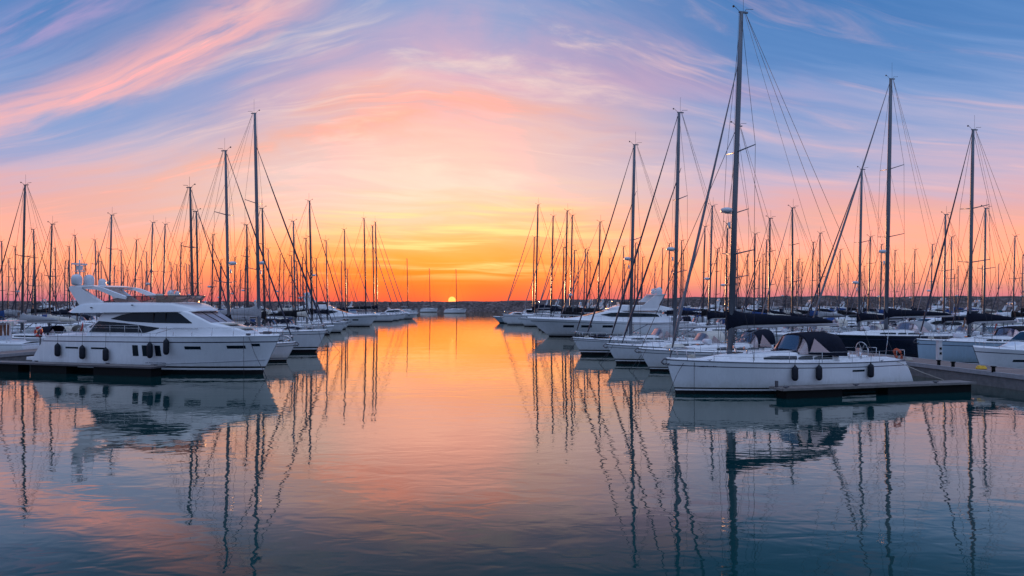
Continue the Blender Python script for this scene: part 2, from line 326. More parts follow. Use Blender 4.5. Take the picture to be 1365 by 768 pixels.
# ------------------------------------------------------------------ mesh helpers
class MB:
    def __init__(self): self.v = []; self.f = []; self.m = []; self.s = []
    def face(self, idx, m=0, sm=False): self.f.append(tuple(idx)); self.m.append(m); self.s.append(sm)
    def box(self, c, d, m=0, rz=0.0, taper=1.0):
        b = len(self.v); cr, sr = cos(rz), sin(rz)
        for sz_ in (-1, 1):
            k = 1.0 if sz_ < 0 else taper
            for sx, sy in ((-1, -1), (1, -1), (1, 1), (-1, 1)):
                X, Y = sx * d[0] / 2 * k, sy * d[1] / 2 * k
                self.v.append((c[0] + X * cr - Y * sr, c[1] + X * sr + Y * cr, c[2] + sz_ * d[2] / 2))
        for q in ((3, 2, 1, 0), (4, 5, 6, 7), (0, 1, 5, 4), (1, 2, 6, 5), (2, 3, 7, 6), (3, 0, 4, 7)):
            self.face([b + i for i in q], m)
        return self
    def tube(self, pts, r, n=5, m=0, cap=True, flat=1.0, sm=True):
        P = [Vector(p) for p in pts]; R = r if isinstance(r, (list, tuple)) else [r] * len(P)
        b = len(self.v)
        for i, p in enumerate(P):
            d = (P[min(i + 1, len(P) - 1)] - P[max(i - 1, 0)]); d.normalize()
            up = Vector((0, 0, 1)) if abs(d.z) < 0.9 else Vector((1, 0, 0))
            a = d.cross(up).normalized(); c = a.cross(d)
            for k in range(n):
                th = 2 * pi * k / n
                self.v.append(tuple(p + a * (R[i] * cos(th) * flat) + c * (R[i] * sin(th))))
        for i in range(len(P) - 1):
            for k in range(n):
                k2 = (k + 1) % n
                self.face((b + i * n + k, b + (i + 1) * n + k, b + (i + 1) * n + k2, b + i * n + k2), m, sm)
        if cap:
            self.face([b + k for k in range(n)], m); self.face([b + (len(P) - 1) * n + k for k in range(n - 1, -1, -1)], m)
        return self
    def loft(self, rings, closed=False, m=0, sm=True, capa=True, capb=True, mf=None):
        b = len(self.v); n = len(rings[0])
        for r in rings: self.v.extend(tuple(p) for p in r)
        kk = n if closed else n - 1
        for i in range(len(rings) - 1):
            for k in range(kk):
                k2 = (k + 1) % n
                self.face((b + i * n + k, b + (i + 1) * n + k, b + (i + 1) * n + k2, b + i * n + k2), mf(i, k) if mf else m, sm)
        if capa: self.face([b + k for k in range(n)], m)
        if capb: self.face([b + (len(rings) - 1) * n + k for k in range(n - 1, -1, -1)], m)
        return self
    def prism(self, poly, y0, y1, m=0):
        """polygon in (x, z) extruded along y"""
        b = len(self.v); n = len(poly)
        for x, z in poly: self.v.append((x, y0, z))
        for x, z in poly: self.v.append((x, y1, z))
        self.face(range(b, b + n), m); self.face(range(b + 2 * n - 1, b + n - 1, -1), m)
        for k in range(n):
            k2 = (k + 1) % n; self.face((b + k, b + n + k, b + n + k2, b + k2), m)
        return self
    def sphere(self, c, r, nu=10, nv=7, m=0, zs=1.0, zlo=-1.0):
        rings = []
        for j in range(nv + 1):
            ph = -pi / 2 + pi * j / nv
            zz = max(sin(ph), zlo); rr = cos(ph) if sin(ph) >= zlo else sqrt(max(0, 1 - zlo * zlo)) * (0.98)
            rings.append([(c[0] + r * max(rr, 0.01) * cos(2 * pi * k / nu), c[1] + r * max(rr, 0.01) * sin(2 * pi * k / nu), c[2] + r * zz * zs) for k in range(nu)])
        return self.loft(rings, True, m)
    def data(self, name, mats):
        me = bpy.data.meshes.new(name); me.from_pydata(self.v, [], self.f)
        for mm in (mats if isinstance(mats, (list, tuple)) else [mats]): me.materials.append(mm)
        me.polygons.foreach_set('material_index', self.m); me.polygons.foreach_set('use_smooth', self.s)
        me.update()
        return me
    def build(self, name, mats, parent=None):
        if not self.v: return None
        o = bpy.data.objects.new(name, self.data(name, mats)); COL.objects.link(o)
        if parent: o.parent = parent
        return o

def tag(o, label=None, cat=None, group=None, kind=None):
    if label: o['label'] = label
    if cat: o['category'] = cat
    if group: o['group'] = group
    if kind: o['kind'] = kind
    return o
def empty(name, loc, rz=0.0, label=None, cat=None, group=None):
    o = bpy.data.objects.new(name, None); COL.objects.link(o); o.location = loc; o.rotation_euler = (0, 0, rz)
    o.empty_display_size = 0.5
    return tag(o, label, cat, group)
def copy_tree(o, parent=None):
    c = o.copy(); COL.objects.link(c)
    if parent: c.parent = parent
    for ch in list(o.children): copy_tree(ch, c)
    return c
def pw(x, pts):
    """piecewise linear"""
    if x <= pts[0][0]: return pts[0][1]
    for (a, b), (c, d) in zip(pts, pts[1:]):
        if x <= c: return b + (d - b) * (x - a) / (c - a) if c > a else d
    return pts[-1][1]
def at(px, Y, py=None):
    """photo pixel at depth Y -> world x (and height)"""
    X = (px - CX) / F * Y
    return X if py is None else (X, CAMH - (py - HZ) * Y / F)

# ------------------------------------------------------------------ hulls
class Hull:
    def __init__(s, L, B, fbow, fmid, fst, rake=1.0, ds=0.8, ws=0.1, sw=0.72, flare=0.2, fine=2.3, boot=0.30, n=26, motor=False):
        s.L, s.B, s.rake, s.ds, s.ws, s.sw, s.flare, s.fine, s.boot, s.n, s.motor = L, B, rake, ds, ws, sw, flare, fine, boot, n, motor
        s.f = (fst, fmid, fbow)
    def zs(s, t):
        a, b, c = s.f; tm = 0.42
        # quadratic through three points
        l0 = (t - tm) * (t - 1) / (tm); l1 = t * (t - 1) / (tm * (tm - 1)); l2 = t * (t - tm) / (1 - tm)
        return a * l0 + b * l1 + c * l2
    def bd(s, t):
        tm = 0.42
        if t < tm: v = s.sw + (1 - s.sw) * sin(pi / 2 * t / tm)
        else: v = 1 - ((t - tm) / (1 - tm)) ** s.fine
        return max(v * s.B / 2, 0.03)
    def bw(s, t):
        q = max(0.0, (t - 0.35) / 0.65)
        return max(s.bd(t) * (0.95 - s.flare * 1.6 * q ** 1.5), 0.02)
    def pt(s, t, z):
        zz = s.zs(t); k = min(max(z / zz, 0.0), 1.0)
        xo = s.ws + (s.ds - s.ws) * k ** 1.6
        xa = -s.L / 2 + xo; xb = s.L / 2 - s.rake * (1 - k ** 0.9)
        y = s.bw(t) + (s.bd(t) - s.bw(t)) * k ** (1.0 if s.motor else 0.75)
        if z < 0: y *= 1 + z * 0.35
        return (xa + (xb - xa) * t, y, z)
    def xt(s, x, z):
        lo, hi = 0.0, 1.0
        for _ in range(24):
            mid = (lo + hi) / 2
            if s.pt(mid, z)[0] < x: lo = mid
            else: hi = mid
        return lo
    def side(s, x, z): return s.pt(s.xt(x, z), z)[1]
    def deckz(s, x):
        return s.zs(s.xt(x, s.f[1]))
    def deckb(s, x): return s.bd(s.xt(x, s.f[1]))
    def stations(s): return [1 - (1 - i / (s.n - 1)) ** 1.25 for i in range(s.n)]
    def levels(s, t, full=True):
        zz = s.zs(t); b = s.boot
        if full: return [-0.45, b * 0.55, b * 0.78, b] + [b + (zz - b) * k for k in (0.3, 0.6, 0.80, 0.835, 1.0)]
        return [-0.45, b, b + (zz - b) * 0.5, zz]
    def hull_mesh(s, full=True):
        mb = MB(); T = s.stations()
        mid = ([0, 1, 0, 2, 2, 2, 3, 2] if full else [0, 2, 2])
        for sg in (1, -1):
            rings = [[(p[0], sg * p[1], p[2]) for p in (s.pt(t, z) for z in s.levels(t, full))] for t in T]
            mb.loft(rings if sg > 0 else [list(r) for r in rings], False, 2, True, False, False, mf=lambda i, k: mid[k])
        # transom
        a = [(p[0], p[1], p[2]) for p in (s.pt(0, z) for z in s.levels(0, full))]
        b0 = len(mb.v); mb.v.extend(a); mb.v.extend([(x, -y, z) for x, y, z in a]); nl = len(a)
        for k in range(nl - 1): mb.face((b0 + k, b0 + k + 1, b0 + nl + k + 1, b0 + nl + k), mid[k])
        return mb
    def deck_mesh(s):
        mb = MB(); rings = []
        for t in s.stations():
            zz = s.zs(t); x, y, _ = s.pt(t, zz)
            rings.append([(x, y * q, zz + 0.035 * s.B * (1 - q * q) - 0.004) for q in (-1, -0.5, 0, 0.5, 1)])
        return mb.loft(rings, False, 0, True, False, False)
    def rail_mesh(s, r, m=0, dz=0.0, n=4):
        mb = MB()
        for sg in (1, -1):
            mb.tube([(p[0], sg * p[1], p[2] + dz) for p in (s.pt(t, s.zs(t)) for t in s.stations())], r, n, m)
        return mb

class Cabin:
    """house lofted along x: bottom, top and half width are polylines; rounded shoulders"""
    def __init__(s, xs, zb, zt, w, ins=0.12, r=0.12, cam=0.08): s.xs, s.zb, s.zt, s.w, s.ins, s.r, s.cam = xs, zb, zt, w, ins, r, cam
    def ring(s, x):
        zb, zt, w = pw(x, s.zb), pw(x, s.zt), pw(x, s.w)
        h = max(zt - zb, 0.01); r = min(s.r, h * 0.6, w * 0.5); wi = w * (1 - s.ins)
        half = [(w, zb), (wi, zt - r), (wi - r * 0.3, zt - r * 0.3), (wi - r, zt), (wi * 0.5, zt + s.cam * 0.75), (0, zt + s.cam)]
        pts = half + [(-y, z) for y, z in reversed(half[:-1])]
        return [(x, y, z) for y, z in pts]
    def mesh(s, m=0, sm=True):
        return MB().loft([s.ring(x) for x in s.xs], False, m, sm, True, True)
    def side(s, x, z):
        zb, zt, w = pw(x, s.zb), pw(x, s.zt), pw(x, s.w); r = min(s.r, (zt - zb) * 0.6, w * 0.5)
        k = min(max((z - zb) / max(zt - r - zb, 0.01), 0), 1.05)
        return w * (1 - s.ins * k)
    def topz(s, x, y):
        zt, w = pw(x, s.zt), pw(x, s.w) * (1 - s.ins)
        q = min(abs(y) / max(w, 0.01), 1); return zt + s.cam * (1 - q * q)

def strip(mb, xs, lo, hi, fy, sg, m=0, off=0.014, th=0.03):
    """a thin pane following a side surface y=fy(x,z): sits slightly proud"""
    a, b = [], []
    for x in xs:
        zl, zh = pw(x, lo), pw(x, hi)
        if zh - zl < 0.004: zh = zl + 0.004
        a.append([(x, sg * (fy(x, zl) + off), zl), (x, sg * (fy(x, zh) + off), zh),
                  (x, sg * (fy(x, zh) + off - th), zh), (x, sg * (fy(x, zl) + off - th), zl)])
    mb.loft(a, True, m, False)
    return mb
def frange(a, b, n): return [a + (b - a) * i / (n - 1) for i in range(n)]
def hoop(x, w, zb, zt, n=13, pw_=2.4, lean=0.0):
    out = []
    for i in range(n):
        th = pi * i / (n - 1); c, sn = cos(th), sin(th)
        yy = w * (abs(c) ** (2 / pw_)) * (1 if c >= 0 else -1); zz = (sn ** (2 / pw_))
        out.append((x + lean * zz, yy, zb + (zt - zb) * zz))
    return out

def fender(root_pt, rz, r, ln, rope, label, group):
    """hangs by its rope; root at its own middle"""
    o = empty('fender', root_pt, rz, label, 'fender', group)
    mb = MB(); prof = [(-0.5, 0.25), (-0.47, 0.62), (-0.38, 0.92), (-0.3, 1.0), (0.3, 1.0), (0.38, 0.92), (0.47, 0.62), (0.52, 0.28), (0.58, 0.25)]
    mb.loft([[(r * q * cos(2 * pi * k / 12), r * q * sin(2 * pi * k / 12), z * ln) for k in range(12)] for z, q in prof], True, 0)
    mb.build('fender_body', FENDM, o)
    MB().tube([(0, 0, ln * 0.56), (0, 0.03, ln * 0.56 + rope)], 0.014, 4).build('fender_rope', ROPE, o)
    return o

# ------------------------------------------------------------------ setting: water, far land, breakwater
wb = MB(); wb.v = [(-3500, -120, 0), (3500, -120, 0), (3500, 5200, 0), (-3500, 5200, 0)]; wb.face((0, 1, 2, 3))
tag(wb.build('water', water_mat()), kind='structure')

def far_hills():
    mb = MB(); rings = []
    for i in range(121):
        x = -2600 + 5200 * i / 120; px = CX + F * x / 2600
        h = pw(px, [(0, 7), (560, 4), (640, 9), (720, 13), (850, 18), (950, 23), (1100, 27), (1200, 25), (1400, 28)]) + 1.6 * sin(i * 1.7) + 1.2 * sin(i * 0.61)
        rings.append([(x, 2540, -2), (x, 2560, h * 0.7), (x, 2600, h), (x, 2700, h * 0.9), (x, 2800, -2)])
    mb.loft(rings, False, 0, True, False, False)
    tag(mb.build('hills', LAND), kind='structure')
far_hills()

def breakwater():
    rnd = random.Random(5); mb = MB(); rings = []
    n = 1700
    for i in range(n + 1):
        x = -1000 + 2000 * i / n
        px = CX + F * x / 392
        top = pw(px, [(0, 5.6), (500, 5.3), (650, 5.4), (760, 6.2), (900, 6.8), (1400, 7.2)])
        r = []
        for k, (yy, q) in enumerate([(376, -0.12), (379, 0.05), (381.5, 0.26), (384, 0.47), (386.5, 0.70), (389, 0.88), (392, 1.0), (398, 1.0), (410, -0.1)]):
            j = 0.55 if 0 < k < 7 else 0.15
            r.append((x + rnd.uniform(-0.4, 0.4), yy + rnd.uniform(-0.7, 0.7), top * q + rnd.uniform(-j, j * 0.6)))
        rings.append(r)
    mb.loft(rings, False, 0, False, False, False)
    tag(mb.build('breakwater', ROCK), 'long dark rock breakwater along the horizon under the setting sun', 'breakwater')
breakwater()

# ------------------------------------------------------------------ sailing boats
def mast_group(root, mx, dz, M, tier, rake, mmat, wire, radar, L, bow, bx, hw, genoa, gmat, spreader_sets, backstay_x, sternz, ant=True, tl=None):
    """mast, spreaders, standing rigging and furled headsail; mx = mast foot x, dz = deck height there"""
    r0 = 0.0058 * M + 0.016
    seg = 8 if tier == 0 else (6 if tier == 1 else 5)
    def mp(z): return mx - rake * ((z - dz) / (M - dz))
    m = MB()
    zsn = [dz - 0.05, dz + (M - dz) * 0.5, dz + (M - dz) * 0.82, M]
    m.tube([(mp(z), 0, z) for z in zsn], [r0 * 1.25, r0 * 1.22, r0 * 1.1, r0 * 0.85], seg, 0, flat=0.72)
    m.box((mp(M) - 0.12, 0, M + 0.02), (0.55, 0.10, 0.08))
    mo = m.build('mast', mmat, root)
    if ant:
        a = MB(); w_ = 0.014 if tier == 0 else 0.02
        a.tube([(mp(M) - 0.1, 0.03, M), (mp(M) - 0.1, 0.03, M + 0.05 * M + 0.25)], w_ * 0.7, 4)
        a.tube([(mp(M) + 0.1, 0, M + 0.03), (mp(M) + 0.42, 0, M + 0.30), (mp(M) + 0.50, 0, M + 0.30)], w_, 4)
        a.tube([(mp(M) - 0.2, 0, M + 0.05), (mp(M) - 0.3, 0, M + 0.22), (mp(M) - 0.75, 0, M + 0.25)], w_, 4)
        if tier < 2: a.sphere((mp(M) + 0.5, 0, M + 0.30), 0.07, 6, 4)
        a.build('masthead_instruments', WIRE, mo)
    # spreaders and shrouds
    rg = MB(); tips = []
    frs = spreader_sets if isinstance(spreader_sets, list) else ([0.40, 0.70] if spreader_sets == 2 else ([0.52] if spreader_sets == 1 else [0.30, 0.53, 0.76]))
    for q in frs:
        z = dz + (M - dz) * q; ln = hw * (0.92 - 0.30 * q)
        sp = MB(); tx = mp(z) - 0.35 * ln * 0.5; ra = 0.045 + 0.012 * (tier == 2)
        sp.tube([(tx, ln, z + 0.10 * ln), (mp(z), 0, z), (tx, -ln, z + 0.10 * ln)], [0.03, ra, 0.03], 4)
        sp.build('spreader', mmat, mo)
        tips.append((mp(z) - 0.35 * ln * 0.5, ln, z + 0.10 * ln))
    for sg in (1, -1):
        base = (mx - 0.35, sg * hw * 0.96, dz - 0.25)
        pts = [base] + [(t[0], sg * t[1], t[2]) for t in tips] + [(mp(M * 0.985), sg * 0.05, M * 0.985)]
        rg.tube(pts, wire, 3, cap=False, sm=False)
        t0 = tips[0]
        if tier < 2:
            rg.tube([base, (mp(t0[2]), sg * 0.05, t0[2] - 0.1)], wire * 0.8, 3, cap=False, sm=False)
            for ta, tb in zip(tips, tips[1:] + [(0, 0, 0)]):
                if tb[2]: rg.tube([(ta[0], sg * ta[1], ta[2]), (mp(tb[2]), sg * 0.05, tb[2] - 0.1)], wire * 0.7, 3, cap=False, sm=False)
    for sg in ((1, -1) if (tier < 2) else (0,)):
        rg.tube([(mp(M) - 0.25, 0, M), (backstay_x, sg * hw * 0.45, sternz)], wire, 3, cap=False, sm=False)
    if tier < 2:  # topping lift and halyards
        rg.tube([(mp(M) - 0.2, 0, M - 0.05), tl or (backstay_x + 2.2, 0, sternz + 2.0)], wire * 0.7, 3, cap=False, sm=False)
        rg.tube([(mp(M) + 0.2, 0.05, M - 0.1), (mx + 0.35, 0.1, dz + 0.3)], wire * 0.6, 3, cap=False, sm=False)
    rg.build('shrouds', WIRE, root)
    # forestay and furled headsail
    fz = M * (0.985 if genoa != 2 else 0.86)
    top = Vector((mp(fz) + 0.12, 0, fz)); bot = Vector((bx, 0, bow))
    g = MB(); n = 9; rm = (0.056 if tier < 2 else 0.066) * (M / 17)
    pts = [bot + (top - bot) * (i / (n - 1)) for i in range(n)]
    rr = [0.03, rm * 1.15, rm * 1.2, rm * 1.1, rm, rm * 0.85, rm * 0.7, rm * 0.45, 0.025] if genoa else [wire * 1.5] * n
    for i in range(1, n - 1): pts[i].z -= 0.004 * (top - bot).length * sin(pi * i / (n - 1))
    g.tube(pts, rr, 6 if tier < 2 else 4)
    go = g.build('furled_headsail' if genoa else 'forestay', gmat if genoa else WIRE, root)
    if genoa and tier < 2:
        d = MB(); q = bot + (top - bot) * 0.02
        d.tube([q, q + (top - bot) * 0.008, q + (top - bot) * 0.012], [0.13, 0.13, 0.05], 10); d.build('furling_drum', STEEL, go)
    if radar:
        z = dz + (M - dz) * radar; ro = MB()
        ro.box((mp(z) + r0 + 0.22, 0, z - 0.10), (0.44, 0.07, 0.05))
        ro.loft([[(mp(z) + r0 + 0.36 + R * cos(2 * pi * k / 14), R * sin(2 * pi * k / 14), z + h) for k in range(14)]
                 for h, R in ((-0.07, 0.18), (-0.05, 0.31), (0.08, 0.33), (0.16, 0.29), (0.21, 0.15), (0.22, 0.02))], True, 0)
        ro.build('radar_dome', DOME, mo)
    if tier == 0 and radar:
        rr_ = MB(); z = dz + (M - dz) * (radar - 0.05)
        rr_.tube([(mp(z) + r0 + 0.16, 0, z), (mp(z) + r0 + 0.16, 0, z + 0.35)], 0.08, 8); rr_.build('radar_reflector', DOME, mo)
    return mo

def boom_group(root, mx, bz, bl, tier, cover, mmat, droop=0.0, tall=1.0):
    b = MB(); b.tube([(mx - 0.12, 0, bz), (mx - bl, 0, bz + 0.1 - droop)], [0.10, 0.085], 7 if tier < 2 else 5)
    bo = b.build('boom', BOOMM if tier < 2 else mmat, root)
    if tier < 2:
        v = MB(); v.tube([(mx - bl * 0.30, 0, bz - 0.05), (mx - 0.15, 0, bz - 0.85)], 0.04, 5); v.build('boom_vang', mmat, bo)
        sh = MB(); sh.tube([(mx - bl * 0.72, 0, bz), (mx - bl * 0.74, 0.1, bz - 1.3)], 0.022, 4); sh.tube([(mx - bl * 0.72, 0, bz), (mx - bl * 0.74, -0.1, bz - 1.3)], 0.022, 4)
        sh.build('mainsheet', ROPE, bo)
    if cover is None: return
    c = MB(); rings = []; ns = 15 if tier < 2 else 7
    rnd = random.Random(int(mx * 100 + bl * 37))
    for i in range(ns):
        q = i / (ns - 1); x = mx + 0.16 - (bl - 0.1) * q
        h = pw(q, [(0, 1.25), (0.04, 1.32), (0.09, 1.02), (0.14, 0.80), (0.5, 0.60), (0.85, 0.36), (0.97, 0.26), (1, 0.14)]) * tall
        w = pw(q, [(0, 0.16), (0.08, 0.24), (0.2, 0.25), (0.8, 0.16), (1, 0.06)])
        z0 = bz + (0.1 - droop) * q + (0.07 if q > 0.15 else 0.07 - 0.30 * (1 - q / 0.15))
        if 0 < i < ns - 1: h *= 1 + rnd.uniform(-0.05, 0.05)
        ring = []
        for k in range(9):
            th = -pi / 2 + 2 * pi * k / 9
            ring.append((x, w * cos(th) * (1 if sin(th) < 0.2 else 0.72) * (1 + rnd.uniform(-0.06, 0.06)), z0 + h * (0.5 + 0.5 * sin(th))))
        rings.append(ring)
    c.loft(rings, True, 0, True); c.build('sail_cover', cover, root)

def make_hood(root, x0, x1, x2, w, zb, zt, canvas, tier, back=None):
    """spray hood: sloping clear front, canvas top and quarter"""
    n = 13
    R0 = hoop(x0, w * 0.88, zb + 0.02, zb + 0.10, n); R1 = hoop(x1, w * 0.98, zb, zt - 0.10, n, 2.8); R2 = hoop(x2, w, zb - 0.12, zt, n, 2.8)
    Rm = [tuple(a + (b - a) * 0.12 for a, b in zip(p, q)) for p, q in zip(R0, R1)]
    Rn = [tuple(a + (b - a) * 0.9 for a, b in zip(p, q)) for p, q in zip(R0, R1)]
    mb = MB()
    def mf(i, k):
        if i == 1: return 0 if k in (8,) else 1
        return 0
    mb.loft([R0, Rm, Rn, R1], False, 0, True, False, False, mf)
    c = [tuple(a + (b - a) * 0.5 for a, b in zip(p, q)) for p, q in zip(R1, R2)]
    c = [(x, y, z + (0.02 if 3 < i < 9 else 0)) for i, (x, y, z) in enumerate(c)]
    mb.loft([R1, c, R2], False, 0, True, False, False, lambda i, k: 0)
    o = mb.build('spray_hood', [canvas, VINYL], root)
    for sg in (1, -1):   # triangular side windows, set a little proud of the canvas
        y = w * 1.0; sd_ = MB()
        a, b, cc = (x1 - 0.02, y * 0.985, zb + 0.12), (x1 + (x2 - x1) * .22, y * 0.93, zt - 0.34), (x1 + (x2 - x1) * 0.80, y, zb + 0.06)
        i0 = len(sd_.v)
        for p in (a, b, cc): sd_.v.append((p[0], sg * (p[1] + 0.025), p[2]))
        for p in (a, b, cc): sd_.v.append((p[0], sg * (p[1] + 0.012), p[2]))
        sd_.face((i0, i0 + 1, i0 + 2)); sd_.face((i0 + 5, i0 + 4, i0 + 3))
        for u, v_ in ((0, 1), (1, 2), (2, 0)): sd_.face((i0 + u, i0 + 3 + u, i0 + 3 + v_, i0 + v_))
        if tier < 2: sd_.build('hood_window', VINYL, o)
    if back:   # canvas curtain falling aft of the hood
        b = MB(); R3 = hoop(back, w * 0.97, zb - 0.30, zt - 0.12, n, 2.8); R4 = hoop(back - 0.35, w * 0.93, zb - 0.35, zb + 0.35, n, 2.8)
        b.loft([R2, R3, R4], False, 0, True, False, False); b.build('cockpit_tent', canvas, o)
    return o

def deck_gear(root, h, L, B, xa, c0, c1, cab, mx, tier):
    rnd = random.Random(int(L * 1000 + mx * 77))
    def at_deck(x, y): return h.deckz(x) + .035 * B * (1 - (y / max(h.deckb(x), .1)) ** 2)
    for sg in (1, -1):      # winches on the coaming and cleats on the rail
        for x in (c1 - .55, c1 - 1.35):
            w = MB(); y = sg * min(B * .33, .74 * h.deckb(x)); z = h.deckz(x) + .32
            w.tube([(x, y, z - .1), (x, y, z + .05), (x, y, z + .10), (x, y, z + .22)], [.11, .085, .075, .09], 8); w.build('winch', STEEL, root)
        for x in (L * .36, -L * .33):
            c = MB(); y = sg * (h.deckb(x) - .14); z = at_deck(x, y)
            c.tube([(x - .14, y, z + .07), (x + .14, y, z + .07)], .022, 5); c.box((x, y, z + .03), (.1, .05, .08)); c.build('cleat', STEEL, root)
    for sg in (1, -1):      # dorade vents ahead of the mast
        v = MB(); x = mx - .75; y = sg * .55; z = cab.topz(x, y)
        v.tube([(x, y, z - .02), (x, y, z + .2), (x + .1, y, z + .30), (x + .19, y, z + .31)], [.055, .055, .07, .09], 8); v.build('vent', STEEL, root)
    if rnd.random() < .55:  # canister
        c = MB(); x = mx + (c0 - mx) * .45; z = cab.topz(x, 0); c.tube([(x, -.42, z + .2), (x, -.38, z + .2), (x, .38, z + .2), (x, .42, z + .2)], [.15, .21, .21, .15], 10); c.build('life_raft', DOME, root)
    if rnd.random() < .7:   # coiled line on the foredeck and at the mast
        c = MB(); x = L * .40; z = at_deck(x, 0) + .03
        c.tube([(x + (.22 - .001 * i) * cos(i * .5), (.22 - .001 * i) * sin(i * .5), z + .002 * i) for i in range(60)], .022, 4); c.build('rope_coil', rnd.choice([ROPE, ROPEP]), root)
    c = MB(); c.tube([(mx - .22 + .10 * sin(i * .8), .10 * cos(i * .8), cab.topz(mx, 0) + .75 + .28 * sin(i * .33)) for i in range(40)], .020, 4); c.build('halyard_coil', rnd.choice([ROPE, ROPEP]), root)
    if rnd.random() < .6:   # ensign staff with a furled flag
        f = MB(); x = -L / 2 + .5; z = h.zs(0.02); f.tube([(x + .3, .35, z), (x - .25, .35, z + 1.7)], .018, 4)
        f.tube([(x - .22, .35, z + 1.65), (x - .20, .36, z + 1.3), (x - .06, .36, z + .85), (x - .02, .35, z + .7)], [.03, .08, .06, .02], 6); f.build('ensign_staff', rnd.choice([WOODV, REDP, NAVYC]), root)
    if rnd.random() < .5:   # bag of gear / folded dinghy on the foredeck
        d = MB(); x = L * .30; z = at_deck(x, 0); d.loft([[(x + dx, y, z + .02 + hh * (.30 if abs(y) < .4 else .12)) for y in (-.6, -.42, 0, .42, .6)] for dx, hh in ((-.8, .1), (-.65, .9), (0, 1.1), (.6, .9), (.75, .1))], False, 0, True)
        d.build('folded_dinghy', rnd.choice([GREYC, NAVYC, SANDC]), root)

